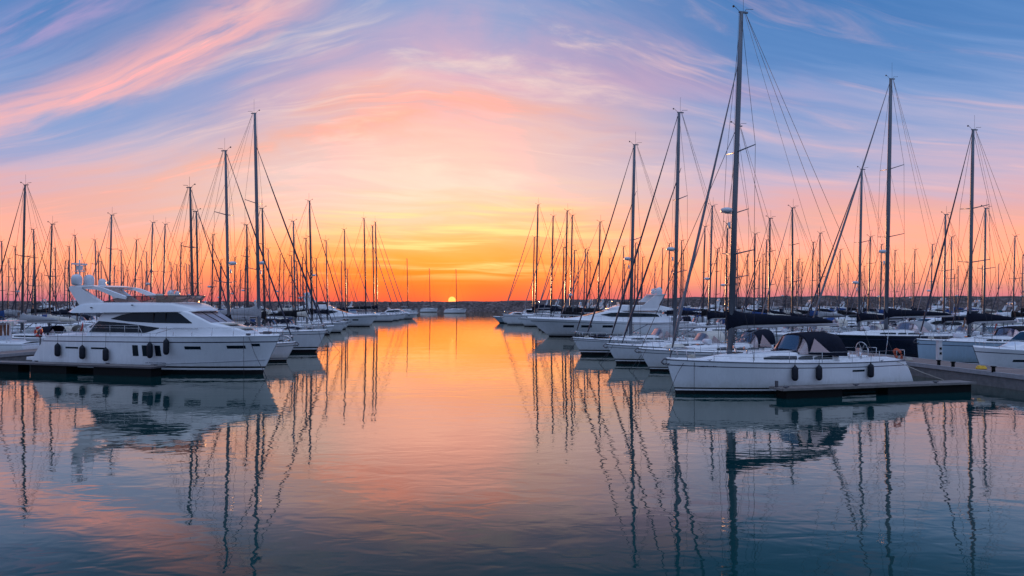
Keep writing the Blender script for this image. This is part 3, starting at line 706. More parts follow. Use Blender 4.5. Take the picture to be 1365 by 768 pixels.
def sailboat(loc, rz, P, tier, label=None, group=None, roll=0.0):
    g = P.get; L = P['L']; B = g('B', 0.16 * L + 1.6); fb = g('fb', (0.075 * L + 0.55, 0.062 * L + 0.45, 0.062 * L + 0.48))
    root = empty('sailing_boat', loc, rz, label, 'sailing boat', group)
    root.rotation_euler = (roll, 0, rz)
    h = Hull(L, B, *fb, rake=g('rake', 0.075 * L), ds=g('ds', 0.055 * L), ws=0.15, sw=g('sw', 0.74), n=26 if tier == 0 else (18 if tier == 1 else 10), boot=g('boot', 0.30))
    hm = g('hull', HWHITE)
    if tier < 2: h.hull_mesh().build('hull', [BLACK, STRIPE if hm is NAVYH else WHITE, hm, g('stripe', STRIPE)], root)
    else: h.hull_mesh().build('hull', [BLACK, STRIPE if hm is NAVYH else WHITE, hm, g('stripe', STRIPE)], root)
    dk = h.deck_mesh().build('deck', DECK, root)
    if tier < 2: h.rail_mesh(0.035, 0, 0.02).build('toe_rail', ALU, root)
    mx = L / 2 - g('mb', 0.36 * L)
    dmid = h.zs(0.5) + 0.035 * B
    # coachroof
    c0, c1 = L / 2 - g('cf', 0.20 * L), L / 2 - g('ca', 0.66 * L)
    ch = g('ch', 0.42)
    xs = frange(c1, c0, 13 if tier == 0 else (9 if tier == 1 else 6)); ln = c0 - c1
    zb = [(x, h.deckz(x) - 0.02) for x in frange(c1, c0, 6)]
    zt = [(x, h.deckz(x) + 0.02 + ch * pw((c0 - x) / ln, [(0, 0.06), (0.12, 0.38), (0.3, 0.72), (0.6, 0.95), (1, 1.12)])) for x in frange(c1, c0, 14)]
    w = [(x, max(0.15, min(0.66 * h.deckb(x), B * 0.34) * pw((c0 - x) / ln, [(0, 0.45), (0.25, 0.85), (0.5, 1), (1, 0.98)]))) for x in frange(c1, c0, 12)]
    cab = Cabin(xs, zb, zt, w, 0.10, 0.10, 0.06)
    co = cab.mesh().build('coachroof', g('roof', DECK), root)
    wins = g('wins', [(0.42, 0.62), (0.645, 0.76), (0.78, 0.93)])
    for (a, b) in (wins if tier == 0 else [(0.42, 0.9)]):
        xa, xb = c0 - ln * b, c0 - ln * a
        for sg in (1, -1):
            mw = MB()
            X = frange(xa, xb, 5 if tier < 2 else 3)
            lo = [(x, h.deckz(x) + 0.02 + ch * 0.30) for x in X]; hi = [(x, h.deckz(x) + 0.02 + ch * (0.30 + 0.36 * pw((xb - x) / (xb - xa), [(0, 0.55), (0.3, 1), (1, 1)]))) for x in X]
            strip(mw, X, lo, hi, cab.side, sg, 0, 0.02, 0.04); mw.build('window', GLASS, co)
    xa = -L / 2 + g('ds', 0.055 * L) + 0.4
    if tier < 2:   # hatches, hand rails
        for q in (0.3, 0.62):
            hb = MB(); x = c0 - ln * q; hb.box((x, 0, cab.topz(x, 0) + 0.02), (0.5, 0.5, 0.05)); hb.build('deck_hatch', GLASS, co)
        for sg in (1, -1):
            hr = MB(); hr.tube([(x, sg * pw(x, w) * 0.6, cab.topz(x, pw(x, w) * 0.6) + (0.02 if i in (0, 6) else 0.08)) for i, x in enumerate(frange(c1 + 0.3, c0 - ln * 0.35, 7))], 0.016, 4); hr.build('grab_rail', STEEL, co)
        deck_gear(root, h, L, B, xa, c0, c1, cab, mx, tier)
    # cockpit coaming, wheel
    xa = -L / 2 + g('ds', 0.055 * L) + 0.4
    cm = MB()
    for sg in (1, -1):
        rr = []
        for x in frange(xa, c1 + 0.1, 5):
            y = min(B * 0.33, 0.74 * h.deckb(x)); z = h.deckz(x)
            hgt = pw(x, [(xa, 0.16), (c1, 0.36)])
            rr.append([(x, sg * (y + 0.14), z - 0.03), (x, sg * (y + 0.06), z + hgt), (x, sg * (y - 0.12), z + hgt), (x, sg * (y - 0.18), z - 0.03)])
        cm.loft(rr, True, 0, False)
    cm.build('cockpit_coaming', DECK, root)
    if tier < 2:
        wx = xa + 1.3; wz = h.deckz(wx) + 0.55
        wh = MB(); wh.tube([(wx + 0.05 * sin(a), 0.5 * cos(a), wz + 0.5 * sin(a)) for a in frange(0, 2 * pi, 19)], 0.022, 5, cap=False)
        for k in range(3): 
            a = k * pi / 3; wh.tube([(wx, 0.5 * cos(a), wz + 0.5 * sin(a)), (wx, -0.5 * cos(a), wz - 0.5 * sin(a))], 0.012, 4)
        wh.box((wx + 0.2, 0, wz - 0.25), (0.18, 0.24, 0.75)); wh.build('steering_wheel', STEEL, root)
        # pulpit, stanchions, lifelines, pushpit
        gr = MB(); hh = 0.62; r1 = 0.017 if tier == 0 else 0.022
        T = [0.0, 0.14, 0.28, 0.42, 0.56, 0.70, 0.84]
        top = []
        for sg in (1, -1):
            pl = []
            for t in T:
                z = h.zs(t); x, y, _ = h.pt(t, z); y = sg * (y - 0.05)
                gr.tube([(x, y, z), (x, y, z + hh)], r1, 4); pl.append((x, y, z + hh))
            gr.tube(pl, r1 * 0.6, 3); gr.tube([(x, y, z - hh * 0.5) for x, y, z in pl], r1 * 0.6, 3)
            z = h.zs(0.93); x, y, _ = h.pt(0.93, z)
            gr.tube([pl[-1], (x, sg * y, z + hh), (L / 2 + 0.05, sg * 0.12, h.zs(1) + hh + 0.05)], r1 * 1.2, 4)
            gr.tube([(x, sg * y, z), (x + 0.12, sg * y, z + hh)], r1 * 1.2, 4)
            z0 = h.zs(0.0); x0, y0, _ = h.pt(0, z0)
            gr.tube([pl[0], (x0 - 0.05, sg * y0 * 0.55, z0 + hh)], r1 * 1.2, 4); gr.tube([(x0, sg * y0 * 0.55, z0), (x0 - 0.05, sg * y0 * 0.55, z0 + hh)], r1 * 1.2, 4)
        gr.tube([(L / 2 + 0.05, 0.12, h.zs(1) + hh + 0.05), (L / 2 + 0.12, 0, h.zs(1) + hh + 0.05), (L / 2 + 0.05, -0.12, h.zs(1) + hh + 0.05)], r1 * 1.2, 4)
        gr.build('guard_rail', STEEL, root)
        an = MB(); z = h.zs(1)
        an.tube([(L / 2 - 0.7, 0, z + 0.10), (L / 2 + 0.12, 0, z + 0.06), (L / 2 + 0.30, 0, z - 0.12)], 0.035, 5)
        an.tube([(L / 2 + 0.30, 0, z - 0.12), (L / 2 + 0.08, 0.17, z - 0.26), (L / 2 - 0.12, 0.12, z - 0.18)], 0.03, 5)
        an.tube([(L / 2 + 0.30, 0, z - 0.12), (L / 2 + 0.08, -0.17, z - 0.26), (L / 2 - 0.12, -0.12, z - 0.18)], 0.03, 5)
        an.box((L / 2 - 0.1, 0, z + 0.04), (0.5, 0.16, 0.05)); an.build('anchor', DARKALU, root)
    hs = cab.topz(mx, 0)
    wire = {0: 0.014, 1: 0.017, 2: 0.024}[tier] * g('wk', 1.0)
    M = P['M']
    bz = g('bz', hs + 1.15)
    bl = g('bl', min(0.36 * L, mx + L / 2 - 1.2))
    mast_group(root, mx, hs, M, tier, g('mrake', 0.02 * M), g('mast', ALU), wire, g('radar', 0), L, fb[0] + 0.12, L / 2 - 0.22, B / 2 * 0.92, g('genoa', 1), g('gmat', SAILUV), g('spr', 2), -L / 2 + g('ds', 0.055 * L) + 0.05, h.zs(0.02), g('ant', True), (mx - bl, 0, bz + .12))
    if g('genoa2'):
        g2 = MB(); a = Vector((L / 2 - 1.3, 0, h.zs(0.92) + 0.1)); b = Vector((mx - 0.6, 0, M * 0.78)); r = 0.07 * M / 17
        g2.tube([a + (b - a) * q for q in (0, .08, .3, .6, .85, 1)], [0.03, r, r, r * .8, r * .5, .02], 6); g2.build('furled_staysail', g('gmat', SAILUV), root)
    boom_group(root, mx, bz, bl, tier, g('cover', NAVYC), g('mast', ALU), g('droop', 0), g('tall', 1.0))
    hd = g('hood', NAVYC)
    if hd is not None:
        x2 = c1 - 0.55; zz = h.deckz(c1) + 0.02 + ch * 0.9
        if g('hoodx'): q = g('hoodx'); make_hood(root, q[0], q[1], q[2], B * 0.34, q[4], q[5], hd, tier, q[3])
        else: make_hood(root, c1 + 1.15, c1 + 0.50, x2 - 0.3, B * 0.33, zz - 0.18, zz + g('hoodh', 0.95), hd, tier, g('tent', None) and x2 - g('tent'))
    if g('wind'):   # stern arch with aerials
        a = MB(); z = h.zs(0.02); x = xa + 0.1
        a.tube([(x, B * .33, z), (x, B * .33, z + 1.9), (x, -B * .33, z + 1.9), (x, -B * .33, z)], 0.03, 5); a.build('stern_arch', STEEL, root)
    return root, h

# ------------------------------------------------------------------ motor boats
def cruiser(loc, rz, P, tier, label=None, group=None):
    g = P.get; L = P['L']; B = g('B', 0.19 * L + 1.5); k = L / 12.0
    fb = g('fb', (1.75 * k ** 0.7, 1.45 * k ** 0.7, 1.25 * k ** 0.7))
    root = empty(g('name', 'motor_cruiser'), loc, rz, label, g('cat', 'motor boat'), group)
    h = Hull(L, B, *fb, rake=0.16 * L * g('rk', 1.0), ds=g('ds', 0.02 * L), ws=0.0, sw=0.90, flare=0.34, fine=2.6, boot=0.25 * k ** 0.5, n=24 if tier == 0 else (16 if tier == 1 else 9), motor=True)
    hm = g('hull', HWHITE)
    if tier < 2: h.hull_mesh().build('hull', [BLACK, WHITE, hm, g('stripe', STRIPE)], root)
    else: h.hull_mesh(False).build('hull', [BLACK, WHITE, hm], root)
    h.deck_mesh().build('deck', DECK, root)
    d = fb[1]; H = g('H', 1.0) * k ** 0.75
    a0, a1 = -L * 0.5 + 0.16 * L, L * 0.5 - 0.20 * L
    kind = g('kind', 'hardtop')
    tl = a1 - a0
    if kind == 'wheel':
        zt = [(a0, d + .15), (a0 + .01, d + .15), (a0 + tl * .22, d + .2), (a0 + tl * .25, d + 1.9 * H), (a0 + tl * .62, d + 1.95 * H), (a0 + tl * .70, d + .75 * H), (a1, d + .4)]
    else:
        zt = [(a0, d + 0.5 * H), (a0 + tl * .12, d + 1.30 * H), (a0 + tl * .5, d + 1.50 * H), (a0 + tl * .60, d + 1.42 * H), (a0 + tl * .82, d + .62 * H), (a1, d + .30 * H)]
    xs = sorted(set(frange(a0, a1, 14 if tier < 2 else 8) + [p[0] for p in zt]))
    zb = [(x, h.deckz(x) - 0.03) for x in frange(a0, a1, 6)]
    w = [(x, max(.2, min(h.deckb(x) * .80, B * .40) * pw((x - a0) / tl, [(0, 1), (.6, 1), (1, .55)]))) for x in frange(a0, a1, 10)]
    cab = Cabin(xs, zb, zt, w, 0.14, 0.12 * k, 0.07)
    co = cab.mesh().build('cabin', g('roof', WHITE), root)
    q = (0.26, 0.60) if kind == 'wheel' else (0.10, 0.66)
    X = frange(a0 + tl * q[0], a0 + tl * q[1], 7)
    top = [(x, max(pw(x, zt) - 0.26 * H, d + .55 * H)) for x in X]; lo = [(x, max(d + (1.05 if kind == 'wheel' else .62) * H, 0) if i < 6 else pw(x, zt) - 0.30 * H) for i, x in enumerate(X)]
    lo = [(x, min(z, t[1] - 0.02)) for (x, z), t in zip(lo, top)]
    for sg in (1, -1): mw = MB(); strip(mw, X, lo, top, cab.side, sg, 0, 0.02, 0.04); mw.build('side_window', GLASS, co)
    ws = MB(); xf = frange(a0 + tl * (.63 if kind == 'wheel' else .62), a0 + tl * (.69 if kind == 'wheel' else .80), 4)
    ws.loft([[(x, y * pw(x, w) * .72, cab.topz(x, y * pw(x, w) * .72) + .02) for y in (-1, -.5, 0, .5, 1)] for x in xf], False, 0, False, False, False)
    ws.build('windscreen', GLASS, co)
    if tier < 2:
        for x in (L * .02, L * .14, L * .24):
            xx = [x, x + .06 * L]
            for sg in (1, -1): pw_ = MB(); strip(pw_, xx, [(xx[0], d * .62), (xx[1], d * .62)], [(xx[0], d * .62 + .16 * k), (xx[1], d * .62 + .16 * k)], h.side, sg, 0, .012, .03); pw_.build('porthole', GLASS, root)
        gr = MB(); hh = .65
        for sg in (1, -1):
            pl = []
            for t in (.45, .58, .7, .8, .88, .95):
                z = h.zs(t); x, y, _ = h.pt(t, z); y = sg * max(y - .06, .03); gr.tube([(x, y, z), (x + .05, y, z + hh)], .018, 4); pl.append((x + .05, y, z + hh))
            gr.tube(pl + [(L / 2 - .05, 0, h.zs(1) + hh)], .02, 4)
        gr.build('bow_rail', STEEL, root)
    if kind == 'fly':
        f0, f1 = a0 - .03 * L, a0 + tl * .58
        fz = d + 1.55 * H
        ft = [(f0, fz + .12), (f0 + .1 * L, fz + .62 * H), (f1 - .08 * L, fz + .70 * H), (f1, fz + .05)]
        fc = Cabin(sorted(frange(f0, f1, 9) + [p[0] for p in ft]), [(f0, fz - .02), (f1, fz - .12)], ft, [(f0, B * .38), (f1 - .1 * L, B * .38), (f1, B * .22)], .05, .15, .04)
        fo = fc.mesh().build('flybridge', g('roof', WHITE), root)
        sc = MB(); za = fz + .66 * H
        sc.loft([[(x, y, za - .02), (x + .12, y * .95, za + .42 * H)] for x, y in ((f1 - .22 * L, B * .33), (f1 - .10 * L, B * .31), (f1 - .07 * L, B * .18), (f1 - .065 * L, 0), (f1 - .07 * L, -B * .18), (f1 - .10 * L, -B * .31), (f1 - .22 * L, -B * .33))], False, 0, False, False, False)
        sc.build('flybridge_screen', SMOKE, fo)
        ar = MB(); ax = f0 + .10 * L
        for sg in (1, -1): ar.prism([(ax + .5, fz + .3), (ax + 1.5 * k, fz + .3), (ax + .4 * k, fz + 2.0 * H), (ax - .3 * k, fz + 2.1 * H)], sg * B * .36 - .07, sg * B * .36 + .07)
        ar.box((ax, 0, fz + 2.1 * H), (.8 * k, B * .78, .14)); ar.build('radar_arch', g('roof', WHITE), root)
        for yy, rr in ((B * .24, .36), (-B * .18, .30)):
            dm = MB(); dm.sphere((ax, yy, fz + 2.15 * H + .42), rr * k ** .5, 12, 8, zs=1.12); dm.build('satellite_dome', DOME, root)
        rm = MB(); rm.tube([(ax + .2, 0, fz + 2.1 * H), (ax + .1, 0, fz + 3.0 * H)], .07, 6); rm.box((ax + .1, 0, fz + 2.9 * H), (.2, 1.1, .12)); rm.tube([(ax + .1, .3, fz + 2.6 * H), (ax, .3, fz + 4.0 * H)], .02, 4)
        rm.build('radar_mast', DOME, root)
    elif kind == 'hardtop':
        ar = MB(); ax = a0 + tl * .16; z1 = pw(ax, zt)
        for sg in (1, -1): ar.prism([(ax + .4, z1 - .3), (ax + 1.1, z1 - .3), (ax + .2, z1 + .55 * H), (ax - .3, z1 + .6 * H)], sg * B * .31 - .05, sg * B * .31 + .05)
        ar.box((ax, 0, z1 + .6 * H), (.5, B * .66, .09)); ar.tube([(ax, .3, z1 + .6 * H), (ax - .2, .3, z1 + 2.0 * H)], .02, 4)
        ar.build('radar_arch', g('roof', WHITE), root)
    elif kind == 'wheel':
        rf = MB(); xr0, xr1 = a0 + tl * .02, a0 + tl * .66; zr = d + 2.02 * H
        rf.box(((xr0 + xr1) / 2, 0, zr + .1), (xr1 - xr0, B * .80, .10)); rf.tube([(a0 + tl * .4, 0, zr + .1), (a0 + tl * .4, 0, zr + 2.2)], .05, 6); rf.box((a0 + tl * .4, 0, zr + 1.1), (.15, .9, .10))
        for sg in (1, -1): rf.tube([(xr0 + .1, sg * B * .36, d), (xr0 + .1, sg * B * .36, zr + .06)], .035, 5)
        rf.build('wheelhouse_roof', g('roof', WHITE), root)
        dr = MB(); xx = a0 + tl * .235
        for y in (-.5, .5): dr.box((xx - .03, y, d + 1.0 * H), (.05, .7, 1.5 * H))
        dr.build('cabin_door', WOODV, co)
    if g('cover') is not None:
        cv = MB(); x0, x1 = -L / 2 + .04 * L, a0 + tl * .30
        top_ = d + g('coverh', 1.25) * H
        cv.loft([hoop(x, B * .42 * q, d - .02, d + (top_ - d) * hq, 11, 2.8) for x, q, hq in ((x0, .9, .45), (x0 + .25 * (x1 - x0), 1, .92), (x0 + .7 * (x1 - x0), 1, 1.05), (x1, .86, .95))], False, 0, True, False, False)
        cv.build('canopy', g('cover'), root)
    return root, h

# ------------------------------------------------------------------ the white flybridge yacht on the left
def fb_side(u): return pw(u, [(-16, 1.55), (-15.2, 2.0), (-14, 2.14), (-8, 2.06)])
def flybridge_yacht():
    TH = radians(-17); P = (-16.95, 50.7)
    loc = (P[0] - 9 * cos(TH), P[1] - 9 * sin(TH), 0)
    root = empty('motor_yacht', loc, TH, 'large white flybridge motor yacht with three radar domes and five dark fenders', 'motor yacht')
    U = 9.0
    h = Hull(20.0, 4.8, 2.66, 2.58, 2.52, rake=1.5, ds=1.7, ws=0.0, sw=0.92, flare=0.30, fine=2.9, boot=0.56, n=36, motor=True)
    h.hull_mesh().build('hull', [BLACK, WHITE, HWHITE, STRIPE], root)
    h.deck_mesh().build('deck', DECK, root)
    h.rail_mesh(0.045, 0, 0.03, 6).build('bulwark_cap', WHITE, root)
    X = frange(-8.4 + U, -6.8 + U, 33); rl = random.Random(3)      # a faint, unreadable script low on the quarter
    lt = MB(); strip(lt, X, [(x, .76 - .02 * rl.random()) for x in X], [(x, .775 + (.07 if k % 2 else .0) * rl.random()) for k, x in enumerate(X)], h.side, -1, 0, .012, .02)
    lt.build('lettering', GREYH, root)
    k = MB()
    for sg in (1, -1):
        k.tube([(x, sg * (h.side(x, pw(x, [(1, .66), (10, 1.05)])) + .012), pw(x, [(1, .66), (10, 1.05)])) for x in frange(1.0, 8.9, 14)], .022, 4)
    k.build('chine_line', GREYH, root)
    pf = MB(); pf.box((-9.35, 0, 0.84), (1.9, 4.3, 0.22)); pf.build('swim_platform', DECK, root)
    for xa, xb, z0, z1, sl in ((-15.43, -14.23, 1.66, 1.78, 0), (-13.02, -11.76, 1.66, 1.78, 0), (-9.35, -8.88, 1.24, 2.0, 1), (-8.54, -8.08, 1.24, 2.0, 1), (-7.5, -7.06, 1.26, 2.0, 1),
                           (-5.21, -4.07, 1.76, 1.97, 0), (-2.31, -1.14, 1.82, 2.03, 0), (-0.75, -0.25, 1.98, 2.16, 0)):
        for sg in (1, -1):
            w = MB(); strip(w, [xa + U, (xa + xb) / 2 + U, xb + U], [(xa + U, z0), (xb + U, z0)], [(xa + U, z1), (xb + U, z1)], h.side, sg, 0, 0.015, 0.05)
            w.build('hull_window', GLASS, root)
    # deck house
    zt = [(-14.2, 2.66), (-13.8, 2.95), (-13.1, 3.75), (-12.5, 4.34), (-11.5, 4.42), (-5.9, 4.46), (-5.2, 4.30), (-3.6, 3.54), (-2.3, 3.28), (-1.5, 3.08), (-1.0, 2.86)]
    zt = [(a + U, b) for a, b in zt]
    w = [(-14.2 + U, 2.02), (-8 + U, 2.02), (-5 + U, 1.78), (-3.6 + U, 1.5), (-2 + U, 1.05), (-1 + U, .6)]
    xs = sorted(set(frange(-14.2 + U, -1.0 + U, 40) + [a for a, _ in zt]))
    cab = Cabin(xs, [(-15 + U, 2.50)], zt, w, 0.11, 0.12, 0.03)
    co = cab.mesh().build('deckhouse', WHITE, root)
    X = frange(-13.72 + U, -7.45 + U, 22)
    def Q(l): return [(a + U, b) for a, b in l]
    for sg in (1, -1):
        lw = MB(); strip(lw, X, Q([(-13.72, 2.83), (-8.6, 2.84), (-7.45, 3.17)]), Q([(-13.72, 2.86), (-13.3, 3.28), (-12.94, 3.66), (-10.5, 3.53), (-7.45, 3.22)]), cab.side, sg, 0, .022, .06)
        lw.build('saloon_window', GLASS, co)
    X = frange(-11.7 + U, -4.92 + U, 30); 
    for sg in (1, -1):
        uw = MB(); strip(uw, X, Q([(-11.7, 3.80), (-10.2, 3.64), (-8, 3.56), (-4.92, 3.54)]), Q([(-11.7, 3.83), (-10.7, 4.12), (-9.74, 4.27), (-6.0, 4.29), (-4.92, 3.58)]), cab.side, sg, 0, .022, .06)
        uo = uw.build('pilothouse_window', GLASS, co)
    for u in (-7.95, -6.98):
        mu = MB(); mu.box((u + U, -(cab.side(u + U, 3.9) + .035), 3.90), (.07, .03, .68)); mu.build('mullion', BLACK, uo)
    sr = MB(); y = -2.16
    for z in (3.18, 3.36): sr.tube([(u + U, y, z) for u in (-13.2, -11.5, -9.0)], .014, 4)
    for u in (-13.2, -11.5, -10.2, -9.0): sr.tube([(u + U, y, 2.6), (u + U, y, 3.38)], .016, 4)
    sr.tube([(-9.0 + U, y, 3.36), (-8.7 + U, y, 2.9), (-8.75 + U, y, 2.6)], .018, 4)
    sr.build('side_deck_rail', STEEL, root)
    ws = MB(); xf = frange(-5.15 + U, -3.68 + U, 6)
    ws.loft([[(x, y * pw(x, w) * .80, cab.topz(x, y * pw(x, w) * .80) + .018) for y in frange(-1, 1, 9)] for x in xf], False, 0, True, False, False)
    wo = ws.build('windscreen', SCREEN, co)
    wm = MB()
    for y in (-.33, .33): wm.tube([(x, y * pw(x, w) * .8, cab.topz(x, y * pw(x, w) * .8) + .03) for x in xf], .028, 4)
    wm.build('wiper', BLACK, wo)
    fp = MB(); fp.box((-2.9 + U, 0, 3.50), (1.1, 1.3, .10)); fp.box((-1.75 + U, 0, 3.22), (.9, 1.2, .12)); fp.build('sun_pad', SANDC, root)
    for sg in (1, -1):
        hl = MB(); hl.tube([(x + U, sg * (cab.side(x + U, 3.0) + .05), 3.18) for x in frange(-7.3, -4.4, 6)], .018, 4); hl.build('grab_rail', STEEL, co)
    for u, z in ((-13.2, 4.62), (-9.6, 4.80)):
        hl = MB(); hl.box((u + U, -(fb_side(u) + .02), z), (.16, .06, .07)); hl.build('deck_light', GLASS, co)
    # flybridge
    fb = Cabin(sorted(set(frange(-16.0 + U, -4.95 + U, 34))), Q([(-16, 4.30), (-15, 4.22), (-14, 4.24), (-6, 4.34), (-4.95, 4.36)]),
               Q([(-16, 4.36), (-15.3, 4.62), (-14.6, 4.84), (-14, 4.93), (-12.6, 4.98), (-6.6, 4.94), (-5.7, 4.72), (-4.95, 4.39)]),
               Q([(-16, 1.55), (-15.2, 2.0), (-14, 2.18), (-8, 2.10), (-6, 1.75), (-4.95, 1.25)]), .07, .18, .05)
    fo = fb.mesh().build('flybridge', WHITE, root)
    sc = MB(); ring = []
    for u, y, zl, zh, dx in ((-12.5, 1.80, 4.98, 5.04, .1), (-11.5, 1.80, 5.0, 5.26, .15), (-10.4, 1.78, 5.0, 5.43, .2), (-8.3, 1.72, 4.99, 5.46, .35), (-6.9, 1.5, 4.97, 5.47, .55), (-6.55, .75, 4.99, 5.47, .6), (-6.5, 0, 5.0, 5.47, .6)):
        ring.append(((u + U, -y, zl), (u + dx + U, -y * .99, zh)))
    ring = ring + [((a[0], -a[1], a[2]), (b[0], -b[1], b[2])) for a, b in reversed(ring[:-1])]
    sc.loft([list(r) for r in ring], False, 0, False, False, False); so = sc.build('flybridge_screen', SMOKE, fo)
    tr = MB(); tr.tube([r[1] for r in ring], .025, 5)
    for r in ring[2:-2]: tr.tube([r[0], r[1]], .018, 4)
    tr.build('screen_frame', DARKALU, so)
    for y in (.6, -.6):
        st = MB(); st.prism([(-8.66 + U, 4.9), (-8.0 + U, 4.9), (-8.0 + U, 5.22), (-8.45 + U, 5.22), (-8.58 + U, 5.62), (-8.70 + U, 5.62)], y - .3, y + .3); st.build('helm_seat', SANDC, fo)
    ar = MB()
    for sg in (1, -1):
        y0, y1 = sg * 1.55, sg * 1.86
        ar.prism(Q([(-14.62, 4.80), (-12.45, 4.92), (-13.3, 5.35), (-14.42, 5.98), (-14.3, 6.12), (-15.6, 6.12), (-15.55, 5.92)]), y0, y1)
        ar.prism(Q([(-14.3, 6.0), (-13.1, 6.13), (-12.6, 6.05), (-10.35, 5.36), (-10.45, 5.22), (-11.3, 5.32), (-13.0, 5.90), (-14.2, 5.96)]), y0 + sg * .04, y1 - sg * .04)
    ar.prism(Q([(-15.6, 6.06), (-14.3, 6.06), (-13.2, 6.14), (-14.2, 6.26), (-15.5, 6.20)]), -1.80, 1.80)
    ao = ar.build('radar_arch', WHITE, root)
    for y, r, z, u in ((-1.62, .37, 6.70, -15.12), (-.50, .37, 6.70, -15.18), (.62, .28, 6.52, -15.1)):
        d = MB(); d.loft([[(u + U + r * q * cos(2 * pi * k / 18), y + r * q * sin(2 * pi * k / 18), z + r * s_) for k in range(18)] for s_, q in ((-1.25, .55), (-1.1, .82), (-.9, .95), (0, 1), (.3, .97), (.62, .80), (.85, .55), (.97, .25), (1.0, .02))], True)
        d.build('satellite_dome', DOME, ao)
    rm = MB(); ux, uy = -15.4 + U, -1.12
    rm.tube([(ux, uy, 6.15), (ux, uy, 8.15)], [.07, .05], 6); rm.box((ux, uy, 7.55), (.30, .30, .34)); rm.box((ux, uy, 7.82), (.16, 1.25, .12)); rm.box((ux, uy, 7.30), (.5, .5, .06)); rm.tube([(ux + .1, uy + .1, 7.8), (ux + .1, uy + .1, 8.6)], .02, 4)
    for y in (-1.7, .1): rm.tube([(ux, y, 6.2), (ux - .1, y, 7.9)], .016, 4)
    rm.build('radar_mast', DOME, ao)
    # rails
    gr = MB()
    for sg in (1, -1):
        pl = []
        for u in (-7.4, -6.0, -4.6, -3.2, -1.8, -.5, .6, 1.2):
            x = u + U; z = h.deckz(x); y = sg * max(h.deckb(x) - .08, .04); hh = .62 if u > -7 else .25
            gr.tube([(x, y, z), (x + .06, y * .985, z + hh)], .018, 5); pl.append((x + .06, y * .985, z + hh))
        gr.tube(pl, .02, 5)
        aft = []
        for u in (-16.6, -15.9, -15.2, -14.5):
            x = u + U; z = h.deckz(x); y = sg * (h.deckb(x) - .08); gr.tube([(x, y, z), (x, y, z + .32)], .016, 4); aft.append((x, y, z + .32))
        gr.tube(aft + [pl[0]], .016, 4)
    gr.build('guard_rail', STEEL, root)
    an = MB(); an.tube([(9.9, 0, 2.72), (10.6, 0, 2.66), (10.85, 0, 2.5)], .06, 6); an.tube([(10.85, 0, 2.5), (10.6, .22, 2.35), (10.35, .2, 2.4)], .045, 5); an.tube([(10.85, 0, 2.5), (10.6, -.22, 2.35), (10.35, -.2, 2.4)], .045, 5)
    an.build('anchor', STEEL, root)
    cl = MB(); cl.box((8.0, -.75, 2.80), (.3, .12, .12)); cl.build('cleat', DARKALU, root); cl = MB(); cl.box((8.0, .75, 2.80), (.3, .12, .12)); cl.build('cleat', DARKALU, root); cl = MB(); cl.box((9.0, 0, 2.86), (.5, .3, .25)); cl.build('windlass', DARKALU, root)
    def W(x, y, z): return (loc[0] + x * cos(TH) - y * sin(TH), loc[1] + x * sin(TH) + y * cos(TH), z)
    labels = ['dark fender hanging nearest the stern of the white flybridge yacht', 'dark fender between the two narrow aft slots of the yacht hull',
              'dark fender forward of the second slot window on the yacht hull', 'dark fender hanging over the three upright hull windows of the yacht', 'dark fender hung high, nearest the bow of the flybridge yacht']
    for (u, z0, z1, rope), lb in zip(((-15.95, 1.07, 1.98, .75), (-13.58, .94, 1.89, 1.0), (-11.43, .84, 1.76, 1.2), (-7.62, 1.14, 2.20, .6), (-6.31, 1.39, 2.46, .8)), labels):
        x = u + U; zc = (z0 + z1) / 2; y = -(max(h.side(x, zc), h.side(x, 2.4)) + .22)
        fender(W(x, y, zc), TH, .20, (z1 - z0), rope, lb, 'fenders on the flybridge yacht')
    # mooring line from the bow into the water, thin bow line
    r = MB(); a = (8.15, -.8, 2.75)
    r.tube([W(8.15, -.95, 2.75), W(8.9, -1.3, 1.55), W(10.1, -1.9, .35), W(10.6, -2.2, -.15)], .020, 4)
    tag(r.build('mooring_line', ROPE), 'dark mooring line slanting from the flybridge yacht bow into the water', 'rope')
    r = MB(); r.tube([W(8.15, -1.45, 2.7), W(8.15, -1.42, -.15)], .014, 4)
    tag(r.build('mooring_line', ROPE), 'dark line hanging straight down the flybridge yacht bow', 'rope')
    # finger pontoon along the near side
    fp = empty('finger_pontoon', W(-5.5, -3.25, 0), TH, 'low timber finger pontoon on dark floats beside the flybridge yacht', 'pontoon')
    d = MB(); d.box((0, 0, .63), (16.5, 1.15, .08)); d.build('walkway', PLANKG, fp)
    ed = MB()
    for y in (-.605, .605): ed.box((0, y, .62), (16.5, .05, .12))
    ed.box((8.28, 0, .62), (.06, 1.15, .12)); ed.build('edge_beam', DARKALU, fp)
    for x, ln in ((-6.0, 4.6), (-.9, 3.3), (5.6, 4.9)):
        f = MB(); f.box((x, 0, .17), (ln, .92, .80)); f.build('float', FLOATM, fp)
    for x in (-3, 3.5, 7.6):
        cl = MB(); cl.tube([(x - .18, .4, .74), (x + .18, .4, .74)], .03, 5); cl.box((x, .4, .70), (.12, .08, .08)); cl.build('cleat', DARKALU, fp)
flybridge_yacht()

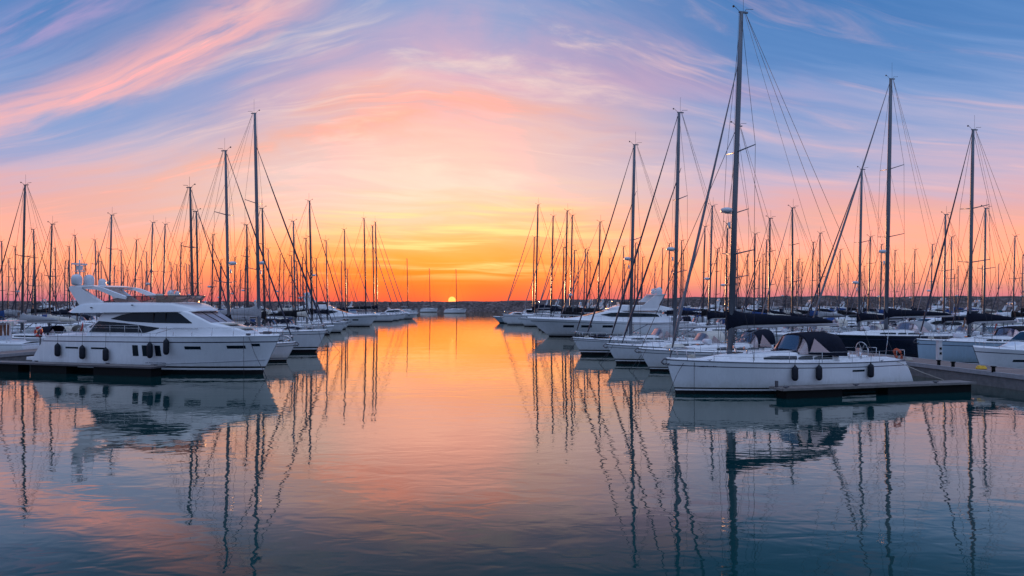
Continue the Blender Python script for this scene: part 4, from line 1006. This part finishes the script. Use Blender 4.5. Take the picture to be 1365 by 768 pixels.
# ------------------------------------------------------------------ near sailing boats with known bow and mast
BOATS = []      # (label wanted?, root, mast-top world point, info)
OCC = []        # occupied berths (side lane x, y, half length, half beam)
def angL(Y): return radians(pw(Y, [(50, -17), (75, -10), (130, 0), (215, 4.5)]))
def angR(Y): return radians(180 + pw(Y, [(40, 15), (60, 12), (80, 9), (110, 6), (160, 4.7)]))
def occupy(c, ang, L, B): OCC.append((c[0], c[1], cos(ang), sin(ang), L / 2 + .3, B / 2 + .25))
def is_free(c, ang, L, B):
    ca, sa = cos(ang), sin(ang)
    for x, y, cb, sb, hl, hb in OCC:
        dx, dy = c[0] - x, c[1] - y
        # separating axes of the two rectangles
        ok = False
        for ax, ay in ((ca, sa), (-sa, ca), (cb, sb), (-sb, cb)):
            ra = abs(ca * ax + sa * ay) * L / 2 + abs(-sa * ax + ca * ay) * B / 2
            rb = abs(cb * ax + sb * ay) * hl + abs(-sb * ax + cb * ay) * hb
            if abs(dx * ax + dy * ay) > ra + rb: ok = True; break
        if not ok: return False
    return True
def known(bow, Ym, pxm, top, ang, L, P, tier, label, group, rake=None, check=False):
    """bow = waterline stem (x, y); mast seen at photo column pxm with its top at row top"""
    rk = rake if rake is not None else 0.07 * L; P = dict(P); P['L'] = L; P['rake'] = rk
    hd = (cos(ang), sin(ang))
    # mast position along the centre line
    k = (pxm - CX) / F; den = hd[0] - k * hd[1]; dist = (k * bow[1] - bow[0]) / den      # along heading (negative = aft)
    dist = min(max(dist, -0.62 * L), -0.16 * L)
    my = bow[1] + dist * hd[1]; mx_ = bow[0] + dist * hd[0]
    P['mb'] = -dist + rk; P['M'] = CAMH + (HZ - top) * my / F
    c = (bow[0] - hd[0] * (L / 2 - rk), bow[1] - hd[1] * (L / 2 - rk), 0)
    B = P.get('B', 0.16 * L + 1.6)
    occupy(c, ang, L, B)
    r, h = sailboat(c, ang, P, tier, label, group)
    BOATS.append((r, (mx_, my, P['M']), label, P))
    return r, h
GL, GR = 'sailing boats moored in rows on the left side of the harbour', 'sailing boats moored in rows on the right side of the harbour'
occupy((-25.9, 53.4), radians(-17), 21, 5.2)

def right_front_sloop():
    TH = radians(195)
    P = dict(B=4.2, fb=(1.86, 1.64, 1.62), ds=0.85, sw=.70, cf=1.9, ca=10.0, ch=.52, wins=[(.42, .665), (.675, .79), (.80, .95)], bz=3.62, bl=7.0, tall=.90,
             hoodx=(.2, -.40, -2.05, -2.75, 2.12, 3.32), radar=.415, spr=[.29, .59], genoa=2, mrake=.75, boot=.36, mast=ALU, cover=NAVYC, hood=NAVYC, wk=1.0)
    r, h = known((9.0, 40.0), 41, 972.5, 15, TH, 15.2, P, 0, 'white sloop in front on the right with the tallest mast and navy spray hood', GR, rake=.62)
    loc = r.location
    def W(x, y, z): return (loc[0] + x * cos(TH) - y * sin(TH), loc[1] + x * sin(TH) + y * cos(TH), z)
    for (u, z0, z1), lb in zip(((-5.88, .76, 1.55), (-7.33, .75, 1.55), (-10.83, .80, 1.55)),
            ('dark fender nearest the bow of the tall front sloop', 'middle dark fender amidships on the tall front sloop', 'dark fender nearest the stern of the tall front sloop')):
        x = u + 6.98
        fender(W(x, h.side(x, 1.4) + .19, (z0 + z1) / 2), TH, .17, z1 - z0, .45, lb, 'fenders on the front sloop')
    hb = MB(); pts = [(-6.7 + .12 * sin(a * 1), 1.0 + .25 * cos(a), 1.98 + .28 * sin(a)) for a in frange(-.9, pi + .9, 13)]
    hb.tube(pts, .07, 8)
    tag(hb.build('horseshoe_buoy', ORANGE), 'orange horseshoe lifebuoy on the stern rail of the front sloop', 'lifebuoy')
    bpy.context.view_layer.update()
    o = bpy.data.objects['horseshoe_buoy']; o.location = loc; o.rotation_euler = (0, 0, TH)
    s_ = MB(); strip(s_, [-3.57, -3.12, -2.72], [(-4, 1.14), (-2, 1.14)], [(-4, 1.24), (-2, 1.24)], h.side, 1, 0, .012, .03); s_.build('hull_window', GLASS, r)
    X = frange(5.2, 6.0, 21); rl = random.Random(4)
    lt = MB(); strip(lt, X, [(x, 1.51 - .01 * rl.random()) for x in X], [(x, 1.525 + (.06 if k % 2 else 0) * rl.random()) for k, x in enumerate(X)], h.side, 1, 0, .012, .02)
    lt.build('lettering', STRIPE, r)
    fg = MB(); fg.tube([(-6.7, 0, 1.6), (-6.95, 0, 3.3)], .018, 4); fg.build('flag_staff', STEEL, r)
    rp = MB(); rp.tube([W(6.7, .35, 1.78), W(7.4, .8, 1.1), W(8.3, 1.4, -.1)], .018, 4)
    tag(rp.build('mooring_line', ROPE), 'dark mooring line slanting from the front sloop bow into the water', 'rope')
    rp = MB(); rp.tube([W(6.28, .68, 1.75), W(6.28, .66, -.1)], .012, 4)
    tag(rp.build('mooring_line', ROPE), 'thin dark line hanging straight down near the front sloop bow', 'rope')
    rp = MB(); rp.tube([W(-6.0, 1.5, 1.66), W(-7.0, 2.4, 1.05), W(-8.2, 2.75, .60)], .018, 4)
    tag(rp.build('mooring_line', ROPEP), 'pale stern line of the front sloop leading to the finger pontoon', 'rope')
    # finger pontoon on the near side
    fp = empty('finger_pontoon', W(-3.4, 2.98, 0), TH, 'low grey finger pontoon on black floats beside the front sloop', 'pontoon')
    d = MB(); d.box((0, 0, .50), (12.4, 1.1, .07)); d.build('walkway', PLANKG, fp)
    ed = MB()
    for y in (-.58, .58): ed.box((0, y, .49), (12.4, .05, .12))
    ed.box((6.23, 0, .49), (.06, 1.1, .12)); ed.build('edge_beam', CONC, fp)
    for x, ln in ((4.2, 3.4), (-3.2, 5.6)):
        f = MB(); f.box((x, 0, .06), (ln, .86, .76)); f.build('float', FLOATM, fp)
    for x in (5.9, 1.6, -3.6):
        cl = MB(); cl.tube([(x - .18, .40, .62), (x + .18, .40, .62)], .035, 6); cl.box((x, .40, .58), (.12, .08, .10)); cl.build('cleat', DARKALU, fp)
    cl = MB(); cl.box((6.05, -.2, .70), (.12, .12, .34)); cl.build('mooring_post', DARKALU, fp)
right_front_sloop()

known((10.1, 53.0), 54, 977, 168, angR(53), 14.2, dict(B=4.1, cover=None, hood=NAVYC, bl=5.0, genoa=0, boot=.34, ch=.55, spr=[.3, .6], hoodh=1.15), 0,
      'white sloop right behind the front sloop, two dark waterline stripes, navy hood', GR)
known((8.6, 59.5), 60, 899, 150, angR(59.5), 13.6, dict(B=4.1, cover=None, hood=SANDC, radar=.40, genoa=1, gmat=SAILDK, genoa2=True, boot=.42, spr=[.3, .62], bl=6.4), 0,
      'white sloop third in from the front, bare grey boom and radar dome', GR)
known((6.7, 69.6), 70, 840.5, 193, angR(69.6), 13.8, dict(B=4.2, cover=None, hood=GREYC, radar=.40, genoa=1, gmat=SAILDK, genoa2=True, boot=.50, spr=[.5], bl=6.0), 0,
      'white sloop with twin furled headsails and radar, bow by the motor yacht', GR)
known((32.3, 58.0), 58, 1292, 173, angR(58), 13.4, dict(B=4.2, cover=NAVYC, hood=BLACKC, genoa=1, gmat=SAILDK, rake_=.3, hull=PALE, fb=(2.0, 1.75, 1.7), spr=[.36, .62], bl=4.6, tall=.95, ca=9.2), 0,
      'pale blue plumb bowed sloop behind the pontoon, navy sail cover', GR, rake=.25)
known((27.6, 66.0), 66, 1181, 105, angR(66), 16.5, dict(B=4.7, hull=NAVYH, cover=NAVYC, hood=GREYC, radar=.31, genoa=1, gmat=SAILUV, fb=(2.15, 1.95, 1.9), spr=[.37, .64], bl=7.2, tall=.85), 0,
      'big navy hulled sloop beyond the pontoon with dark boom cover', GR)
known((31.5, 78.0), 78, 1144.5, 226, angR(78), 14.0, dict(B=4.2, cover=NAVYC, hood=SANDC, genoa=1, gmat=SAILDK, spr=[.55], bl=5.6, radar=.30), 0,
      'white sloop behind the navy one, tan hood and dark boom cover', GR)
# left-hand front row
known((-19.2, 62.0), 62, 305.5, 201, angL(62), 13.6, dict(B=4.1, cover=BLACKC, hood=None, genoa=1, gmat=SAILDK, radar=.40, spr=[.30, .66]), 0,
      'white sloop just behind the flybridge yacht, radar dome on its tall mast', GL)
known((-26.0, 68.0), 68, 257.5, 250, angL(68), 11.5, dict(cover=BLACKC, hood=BLUEC, genoa=1, gmat=SAILDK, spr=[.6], mast=DARKALU), 1,
      'shorter sloop tucked behind the flybridge yacht cabin, dark mast', GL)
known((-19.7, 73.0), 73, 345.5, 151, angL(73), 18.0, dict(B=4.9, cover=GREYC, hood=None, radar=.30, genoa=2, gmat=SAILDK, fb=(2.15, 1.95, 1.9), boot=.55, spr=[.27, .58], tall=1.1), 0,
      'long white sloop with the tallest left mast and dark waterline stripes', GL)
known((-29.0, 80.0), 80, 265, 282, angL(80), 12.0, dict(cover=BLACKC, hood=GREYC, genoa=1, gmat=SAILDK, mast=DARKALU), 1, None, GL)
known((-25.5, 92.0), 92, 353, 278, angL(92), 12.5, dict(cover=BLACKC, hood=NAVYC, genoa=1, gmat=SAILDK, mast=DARKALU), 1, None, GL)
known((-28.5, 108.0), 108, 394, 295, angL(108), 12.5, dict(cover=BLACKC, hood=NAVYC, genoa=1, gmat=SAILDK), 1, None, GL)
known((-28.4, 121.0), 121, 416, 268, angL(121), 15.0, dict(cover=BLACKC, hood=None, genoa=1, gmat=SAILDK, radar=.38, mast=DARKALU), 1,
      'white sloop whose bow juts out between long sloop and left motor yacht', GL)
known((-31.0, 136.0), 136, 437, 321, angL(136), 12.0, dict(cover=NAVYC, hood=None), 1, None, GL)
known((-32.0, 166.0), 166, 461.5, 306, angL(166), 14.5, dict(cover=NAVYC, hood=None, mast=DARKALU), 1, None, GL)
known((-31.2, 190.0), 190, 488, 291, angL(190), 16.5, dict(cover=BLACKC, hood=None, mast=DARKALU), 1, None, GL)
known((-31.0, 199.0), 199, 499, 301, angL(199), 16.5, dict(cover=BLACKC, hood=None, mast=DARKALU), 1, None, GL)
known((-31.2, 209.0), 209, 503, 296, angL(209), 17.0, dict(cover=NAVYC, hood=None, mast=DARKALU), 1, None, GL)
known((8.2, 119.0), 119, 797, 296, angR(119), 13.5, dict(cover=BLACKC, hood=None, mast=DARKALU), 1, None, GR)
known((5.0, 133.0), 133, 753, 281, angR(133), 15.5, dict(cover=BLACKC, hood=None, mast=DARKALU, tall=1.2), 1, None, GR)
known((5.2, 142.0), 142, 760, 287, angR(142), 15.5, dict(cover=NAVYC, hood=None, mast=DARKALU), 1, None, GR)
known((2.7, 152.0), 152, 734.5, 288, angR(152), 15.5, dict(cover=NAVYC, hood=None, mast=DARKALU), 1, None, GR)
known((-0.9, 162.0), 162, 714, 273, angR(162), 17.0, dict(cover=NAVYC, hood=None, mast=DARKALU, fb=(2.3, 2.0, 1.9)), 1, 'white sloop at the far end of the right row, tallest mast there', GR)
known((-1.6, 171.0), 171, 710, 316, angR(171), 14.5, dict(cover=NAVYC, hood=None, mast=DARKALU), 1, None, GR)
# moored in the outer basin, under the sun
def moored(px, Y, top, L, ang, hullm, label):
    X = at(px, Y); P = dict(L=L, M=CAMH + (HZ - top) * Y / F, mb=.42 * L, cover=None, hood=None, genoa=0, hull=hullm, mast=DARKALU, fb=(1.9, 1.6, 1.6), bl=3.0, wk=.6, ant=False)
    c = (X - cos(ang) * (.08 * L), Y - sin(ang) * .08 * L, 0)
    r, h = sailboat(c, ang, P, 1, label, 'sailing boats anchored in the outer basin'); occupy(c, ang, L, 3.5)
    BOATS.append((r, (X, Y, P['M']), label, P))
moored(609, 334, 359, 10.5, radians(8), HWHITE, 'small sailing boat anchored alone right under the setting sun')
moored(573.5, 366, 358, 9.0, radians(4), HWHITE, 'small sailing boat anchored against the breakwater left of the sun')
moored(544, 300, 345, 9.5, radians(4), HWHITE, 'sailing boat anchored just past the end of the left row')

# motor boats with a known place
def motor(bow, ang, P, tier, label, group=None):
    L = P['L']; rk = .16 * L * P.get('rk', 1.0) * .9
    c = (bow[0] - cos(ang) * (L / 2 - rk), bow[1] - sin(ang) * (L / 2 - rk), 0); occupy(c, ang, L, P.get('B', .19 * L + 1.5))
    return cruiser(c, ang, P, tier, label, group)
motor((5.3, 107), angR(107), dict(L=25, kind='fly', name='motor_yacht', cat='motor yacht', rk=.85, H=.62, fb=(2.7, 2.2, 1.9)), 0, 'long white motor yacht with flybridge and grey domes in the right row')
motor((-29.5, 152), angL(152), dict(L=19, kind='fly', name='motor_yacht', cat='motor yacht', rk=.6, H=.8), 1, 'white motor yacht with flybridge domes, far along the left row')
motor((-29.8, 219), angL(219), dict(L=12, kind='hardtop'), 1, 'white motor cruiser closing the far end of the left row')
motor((32.2, 50.0), angR(50), dict(L=11.5, kind='hardtop', B=3.7, rk=.5, fb=(1.95, 1.55, 1.35)), 0, 'white motor cruiser cut off at the right edge beyond the pontoon')
motor((-54.9, 71.0), radians(180), dict(L=10.0, kind='wheel', B=3.6, fb=(1.6, 1.15, 1.05), H=1.08), 0, 'white wheelhouse trawler with wooden doors at the left edge')
motor((-53.0, 88.0), radians(180), dict(L=10.0, kind='hardtop', hull=PALE, cover=NAVYC), 1, 'pale blue motor boat seen between trawler and yacht arch')
motor((-55.0, 101.0), radians(175), dict(L=14.0, kind='fly'), 1, 'flat roofed motor boat behind the trawler on the left')

# ------------------------------------------------------------------ fenders and bow lines of the front-row boats
def hang(r, P, who, row, side, nf=3, lines=True, fend=None):
    L = P['L']; loc, TH = r.location, r.rotation_euler.z; B = P.get('B', .16 * L + 1.6)
    def W(x, y, z): return (loc[0] + x * cos(TH) - y * sin(TH), loc[1] + x * sin(TH) + y * cos(TH), z)
    fb = P.get('fb', (0.075 * L + 0.55, 0.062 * L + 0.45, 0.062 * L + 0.48))
    rk = P.get('rake', .07 * L)
    h = Hull(L, B, *fb, rake=rk, ds=P.get('ds', .055 * L), sw=P.get('sw', .74), n=8)
    for k in range(nf):
        x = L * (.16 - .2 * k); zt = h.deckz(x); z = zt - .62
        fender(W(x, side * (h.side(x, z) + .17), z), TH, .15, .62, .32, '%s fender of the %s' % (('foremost', 'middle', 'aftmost')[k], who), 'fenders on the boats of the %s front row' % row)
    if lines:
        for k, (x0, y0, dx, dy) in enumerate(((L / 2 - .5, .25, 1.5, .9), (L / 2 - .7, -.3, 1.1, -.8))):
            m = MB(); a = W(x0, y0, fb[0] + .05); b = W(x0 + dx, y0 + dy, -.1); n = 6
            m.tube([tuple(p + (q - p) * i / (n - 1) - (.12 * sin(pi * i / (n - 1)) if j == 2 else 0) for j, (p, q) in enumerate(zip(a, b))) for i in range(n)], .017, 4)
            tag(m.build('mooring_line', ROPE), '%s bow line into the water from the %s' % (('nearer' if (side > 0) == (k == 0) else 'farther'), who), 'rope', 'bow lines of the %s front row' % row)
for b in list(BOATS):
    who = {'white sloop right behind': 'sloop second in the right row', 'white sloop third in': 'sloop third in the right row', 'white sloop with twin': 'sloop fourth in the right row',
           'long white sloop with': 'long sloop with the tallest left mast', 'white sloop whose bow juts': 'sloop between long sloop and left motor yacht'}
    for k, v in who.items():
        if b[2] and b[2].startswith(k): hang(b[0], b[3], v, 'right' if 'right row' in v else 'left', 1 if 'right row' in v else -1)

# ------------------------------------------------------------------ pontoons
def pontoon(path, width, top, label, tier=0):
    o = empty('pontoon', (0, 0, 0), 0, label, 'pontoon')
    def edges(hw):
        a, b = [], []
        for i, p in enumerate(path):
            q0, q1 = path[max(i - 1, 0)], path[min(i + 1, len(path) - 1)]
            d = Vector((q1[0] - q0[0], q1[1] - q0[1])).normalized(); n = Vector((-d.y, d.x))
            a.append((p[0] + n.x * hw, p[1] + n.y * hw)); b.append((p[0] - n.x * hw, p[1] - n.y * hw))
        return a, b
    a, b = edges(width / 2); ai, bi = edges(width / 2 - .16)
    d = MB(); d.loft([[(*l, top - .05), (*l, top), (*r, top), (*r, top - .05)] for l, r in zip(ai, bi)], True, 0, False)
    d.build('walkway', PLANKD if tier == 0 else PLANKG, o)
    for e_, i_ in ((a, ai), (b, bi)):
        k = MB(); k.loft([[(*p, top - .22), (*p, top + .03), (*q, top + .03), (*q, top - .22)] for p, q in zip(e_, i_)], True, 0, False); k.build('kerb', CONC2, o)
    a2, b2 = edges(width / 2 - .10)
    s_ = MB(); s_.loft([[(*l, -.3), (*l, top - .22), (*r, top - .22), (*r, -.3)] for l, r in zip(a2, b2)], True, 0, False); s_.build('concrete_float', CONC, o)
    return o
PLANKD = plank_mat('decking_brown', (0.21, 0.155, 0.135), 0.145, 1)
CONC2 = mat('kerb_pale', (0.34, 0.33, 0.34), 0.8, 0.15, 5.0, bump=0.4)
pontoon([(32.6, 30), (31.0, 38), (30.2, 43), (28.7, 52), (27.3, 60), (25.3, 66), (24.4, 80), (24.0, 107), (20.5, 140), (18, 170)], 3.4, .86, 'long main pontoon walkway with pale kerbs on the right')
pontoon([(-46, 40), (-42.0, 57), (-40.0, 70), (-40.6, 90), (-44, 120), (-50, 170), (-55, 230)], 3.0, .86, 'brown main pontoon walkway behind the flybridge yacht')
for i, (x0, sgn) in enumerate(((-84, -1), (-127, -1), (69, 1), (113, 1))):
    pontoon([(x0 - .082 * (y - 50), y) for y in (70, 150, 240, 320)], 2.6, .8, ['second pontoon in from the channel on the left', 'third pontoon in from the channel on the left', 'second pontoon in from the channel on the right', 'third pontoon in from the channel on the right'][i], 1)

def pedestal(x, y, z, hgt, label):
    o = empty('service_pedestal', (x, y, z), .2, label, 'pedestal', 'service pedestals on the pontoons')
    m = MB(); m.box((0, 0, hgt / 2), (.32, .28, hgt), taper=.9); m.box((0, 0, hgt + .05), (.38, .34, .10)); m.build('column', PEDM, o)
    s_ = MB(); s_.box((0, -.15, hgt * .62), (.16, .03, .16)); s_.box((0, -.15, hgt * .36), (.16, .03, .16)); s_.build('socket', FLOATM, o)
pedestal(30.6, 52.4, .86, 1.35, 'white service pedestal on the right main pontoon')
pedestal(-40.9, 66.0, .86, 1.2, 'white service pedestal on the left pontoon behind the yacht')
# lifebuoy on its post, left pontoon
lp = empty('lifebuoy_post', (-39.2, 60.6, .86), -.3, 'steel post holding the lifebuoy on the left pontoon', 'post')
m = MB(); m.tube([(0, .12, 0), (0, .12, 2.2)], .05, 6); m.box((0, .08, 1.5), (.5, .05, .5)); m.build('post_column', DARKALU, lp)
rb = MB(); rr = [(.34 * cos(a), 0, 1.7 + .34 * sin(a)) for a in frange(0, 2 * pi, 25)]; rb.tube(rr, .10, 8, 0, cap=False)
lb = rb.build('lifebuoy', [REDP]); lb.location = (-39.2, 60.55, .86); lb.rotation_euler = (0, 0, -.3)
tag(lb, 'round red lifebuoy hanging on a post by the trawler', 'lifebuoy')
bb = MB()
for k in range(4):
    a = pi / 4 + k * pi / 2; bb.tube([(.34 * cos(a + d), 0, 1.7 + .34 * sin(a + d)) for d in (-.16, 0, .16)], .108, 8)
bb.build('white_band', DOME, lb)
# things lying on the right pontoon
def coil(x, y, z, r, material, label, cat, name):
    m = MB(); pts = []
    for i in range(80):
        a = i * .45; q = r * (.55 + .45 * ((i * .45) % (2 * pi)) / (2 * pi)) if False else r * (1 - .004 * i)
        pts.append((q * cos(a), q * sin(a), .03 + .0022 * i + .01 * sin(i * 1.9)))
    m.tube(pts, .03, 5); o = m.build(name, material); o.location = (x, y, z); tag(o, label, cat)
coil(29.0, 45.2, .86, .30, YELL, 'coiled yellow hose lying on the right pontoon', 'hose', 'coiled_hose')
coil(27.9, 51.4, .89, .22, ROPEP, 'pale coiled rope lying on the near edge of the right pontoon', 'rope', 'coiled_rope')
for i, (x, y) in enumerate(((28.15, 46.6), (28.0, 47.9), (28.55, 43.3))):
    o = empty('mooring_bollard', (x - .05, y, .86), .2, ['dark bollard on the pontoon edge closest to the front sloop', 'dark bollard on the pontoon edge, middle of three', 'dark bollard on the pontoon edge nearest the right frame edge'][(1, 0, 2)[i]], 'bollard', 'bollards on the right pontoon')
    m = MB(); m.tube([(0, 0, 0), (0, 0, .30)], .10, 8); m.build('post_column', FLOATM, o)
    m = MB(); m.tube([(0, 0, .30), (0, 0, .36)], .15, 8); m.build('cap', FLOATM, o)

# ------------------------------------------------------------------ the forest of masts: measured column and top of each
MASTS_L = [(29, 247), (21, 329), (36, 345), (42.5, 325), (47.5, 306), (65, 299), (75, 331), (92.5, 329), (103, 314), (129, 320), (132.5, 336), (145, 287),
           (162, 334), (179, 320), (191, 349), (196, 336), (200, 297), (217, 299), (239, 324), (282, 313), (312, 343), (326, 330), (331, 300), (360, 332), (371, 339),
           (391, 341), (405, 343), (409, 318), (422.5, 345), (456, 348), (378, 345), (250, 352), (230, 350), (112, 352), (152, 355), (10, 345), (4, 322)]
MASTS_R = [(749, 330), (763, 334), (770, 348), (777.5, 332), (781, 334), (786, 350), (812, 345), (806, 370), (828.5, 329), (845, 324), (849, 326), (855, 343), (872.5, 350), (881, 331), (890, 325),
           (907, 321), (910, 333), (936.5, 302), (944.6, 275), (953, 332), (967, 298), (981.5, 333), (995, 339), (1004.5, 312), (1016, 339), (1019, 320), (1025, 291), (1044.5, 355), (1056.5, 277),
           (1081, 323), (1092, 311), (1118, 333), (1157, 316), (1173, 326), (1191.5, 334), (1217, 333), (1240, 326), (1258, 286), (1266.5, 316), (1311, 278), (1350, 315), (1330, 352), (1205, 352), (1130, 352), (1068, 350), (1290, 350), (1362, 340)]
LANES_L = [(-31, 0), (-51, pi), (-74, 0), (-94, pi), (-117, 0), (-137, pi), (-160, 0), (-182, pi)]
LANES_R = [(13, 0), (35, 0), (57, 0), (80, 0), (101, 0), (124, 0), (146, 0)]
rnd = random.Random(23)
COVERS = [(NAVYC, 'navy'), (NAVYC, 'navy'), (BLACKC, 'black'), (BLACKC, 'black'), (GREYC, 'grey'), (SANDC, 'cream'), (BLUEC, 'blue'), (None, 'bare')]
HULLS = [HWHITE] * 7 + [CREAM, PALE, NAVYH, GREYH, NAVYH]
def berth(px, top, side, lo=11.0, hi=21.0, tgt=14.8, Ymax=320):
    best = None
    k = (px - CX) / F
    for X0, flip in (LANES_L if side < 0 else LANES_R):
        for j in (0, 1.5, -1.5, 3, -3, 4.5, -4.5, 6, -6):
            X1 = X0 + j
            den = k + .082
            if abs(den) < 1e-3: continue
            Y = (X1 + 4.1) / den
            if Y < 62 or Y > Ymax: continue
            if side > 0 and X0 == 13 and Y < 112: continue
            if side < 0 and X0 == -31 and Y < 84: continue
            M = CAMH + (HZ - top) * Y / F
            if M < lo or M > hi: continue
            L = min(max(M * .74, 8.5), 15.5)
            ang = (angL(Y) if side < 0 else angR(Y)) + (flip if side < 0 else 0)
            mbk = .39 * L
            c = (k * Y - cos(ang) * (L / 2 - mbk), Y - sin(ang) * (L / 2 - mbk))
            B = .16 * L + 1.6
            if not is_free(c, ang, L, B): continue
            cost = abs(M - tgt) + abs(j) * .12
            if best is None or cost < best[0]: best = (cost, c, ang, L, M, Y, k * Y)
    return best
def auto_boat(px, top, side, **kw):
    b = berth(px, top, side, **kw)
    if not b: return False
    _, c, ang, L, M, Y, X = b
    cov, cn = rnd.choice(COVERS); B = .16 * L + 1.6
    P = dict(L=L, M=M, mb=.39 * L, B=B, cover=cov, hood=rnd.choice([NAVYC, BLUEC, GREYC, None, SANDC]), hull=rnd.choice(HULLS), mast=rnd.choice([ALU, DARKALU, DARKALU]), gmat=rnd.choice([SAILDK, SAILDK, SAILUV]),
             genoa=1 if rnd.random() < .8 else 0, radar=.4 if rnd.random() < .25 else 0, spr=rnd.choice([1, 2, 2]), mrake=M * rnd.uniform(.005, .03), wk=min(1.0, 120 / Y + .1))
    tier = 1 if Y < 105 else 2
    occupy(c, ang, L, B)
    r, h = sailboat((c[0], c[1], 0), ang, P, tier, None, GL if side < 0 else GR, roll=rnd.gauss(0, .006))
    BOATS.append((r, (X, Y, M), None, dict(P, cn=cn)))
    return True
miss = []
for px, top in sorted(MASTS_L, key=lambda q: q[1]):
    if not auto_boat(px, top, -1) and not auto_boat(px, top, -1, lo=9, hi=26, Ymax=340): miss.append((px, top))
for px, top in sorted(MASTS_R, key=lambda q: q[1]):
    if not auto_boat(px, top, 1) and not auto_boat(px, top, 1, lo=9, hi=26, Ymax=340): miss.append((px, top))
print('MISSED', miss)
n = 0
for i in range(400):      # short far masts that thicken the skyline
    side = -1 if i % 2 else 1
    px = rnd.uniform(0, 470) if side < 0 else rnd.uniform(765, 1365)
    if auto_boat(px, rnd.uniform(346, 368), side, lo=11, hi=17, tgt=13.5, Ymax=330): n += 1
    if n >= 46: break
print('extra', n)
# motor boats in the berths left over
CRU = []
n = 0
for i in range(2200):
    side = -1 if i % 3 == 0 else 1
    X0, flip = rnd.choice(LANES_L if side < 0 else LANES_R); Y = rnd.uniform(72, 345)
    if side > 0 and X0 == 13 and not 112 < Y < 178: continue
    if side < 0 and X0 == -31 and not 84 < Y < 212: continue
    X = X0 - .082 * (Y - 50) + (3 if side < 0 and not flip else 0) - (2 if side > 0 and X0 == 13 else 0); px = CX + F * X / Y
    if px < -10 or px > 1375: continue
    L = rnd.uniform(8.5, 14); ang = (angL(Y) if side < 0 else angR(Y)) + (flip if side < 0 else 0)
    B = .19 * L + 1.5
    if not is_free((X, Y), ang, L, B): continue
    occupy((X, Y), ang, L, B)
    kind = rnd.choice(['hardtop', 'hardtop', 'fly', 'wheel']) ; cv, cvn = rnd.choice([(None, 'no'), (None, 'no'), (NAVYC, 'navy'), (BLUEC, 'blue'), (SANDC, 'cream')])
    r, h = cruiser((X, Y, 0), ang, dict(L=L, kind=kind, cover=cv, hull=rnd.choice([HWHITE, HWHITE, HWHITE, CREAM, PALE, NAVYH])), 1 if Y < 105 else 2, None, 'motor boats berthed among the masts on the %s side' % ('left' if side < 0 else 'right'))
    CRU.append((r, px, kind, cvn, side)); n += 1
    if n >= 84: break
print('cruisers', n, 'boats', len(BOATS))

# ------------------------------------------------------------------ labels: each tells one boat by look and by its mast counted from the sun
ONES = ['', 'first', 'second', 'third', 'fourth', 'fifth', 'sixth', 'seventh', 'eighth', 'ninth', 'tenth', 'eleventh', 'twelfth', 'thirteenth', 'fourteenth', 'fifteenth', 'sixteenth', 'seventeenth', 'eighteenth', 'nineteenth']
TENS = {2: ('twentieth', 'twenty'), 3: ('thirtieth', 'thirty'), 4: ('fortieth', 'forty'), 5: ('fiftieth', 'fifty'), 6: ('sixtieth', 'sixty'), 7: ('seventieth', 'seventy'), 8: ('eightieth', 'eighty'), 9: ('ninetieth', 'ninety')}
def ordinal(k):
    if k < 20: return ONES[k]
    t, u = divmod(k, 10)
    return TENS[t][0] if u == 0 else TENS[t][1] + '-' + ONES[u]
def ppx(p): return CX + F * p[0] / p[1]
for side in (-1, 1):
    lst = sorted([b for b in BOATS if (ppx(b[1]) - 602) * side > 0], key=lambda b: abs(ppx(b[1]) - 602))
    for i, (r, p, lb, P) in enumerate(lst):
        if lb: continue
        size = 'near' if p[1] < 100 else ('mid-distance' if p[1] < 180 else 'far')
        cv = {None: 'bare boom', 'navy': 'navy sail cover', 'black': 'black sail cover', 'grey': 'grey sail cover', 'cream': 'cream sail cover', 'blue': 'blue sail cover', 'bare': 'bare boom'}[P.get('cn', 'navy' if P.get('cover') is NAVYC else 'black')]
        r['label'] = '%s sailing boat, %s, mast %s to the %s of the sun' % (size, cv, ordinal(i + 1), 'left' if side < 0 else 'right')
    cl = sorted([c for c in CRU if c[4] == side], key=lambda c: abs(c[1] - 602))
    for i, (r, px, kind, cvn, _) in enumerate(cl):
        nm = {'hardtop': 'cruiser with low arch', 'fly': 'motor boat with flybridge', 'wheel': 'wheelhouse motor boat'}[kind]
        r['label'] = '%s, %s canopy, %s berthed motor boat %s of the sun' % (nm, cvn, ordinal(i + 1), 'left' if side < 0 else 'right')
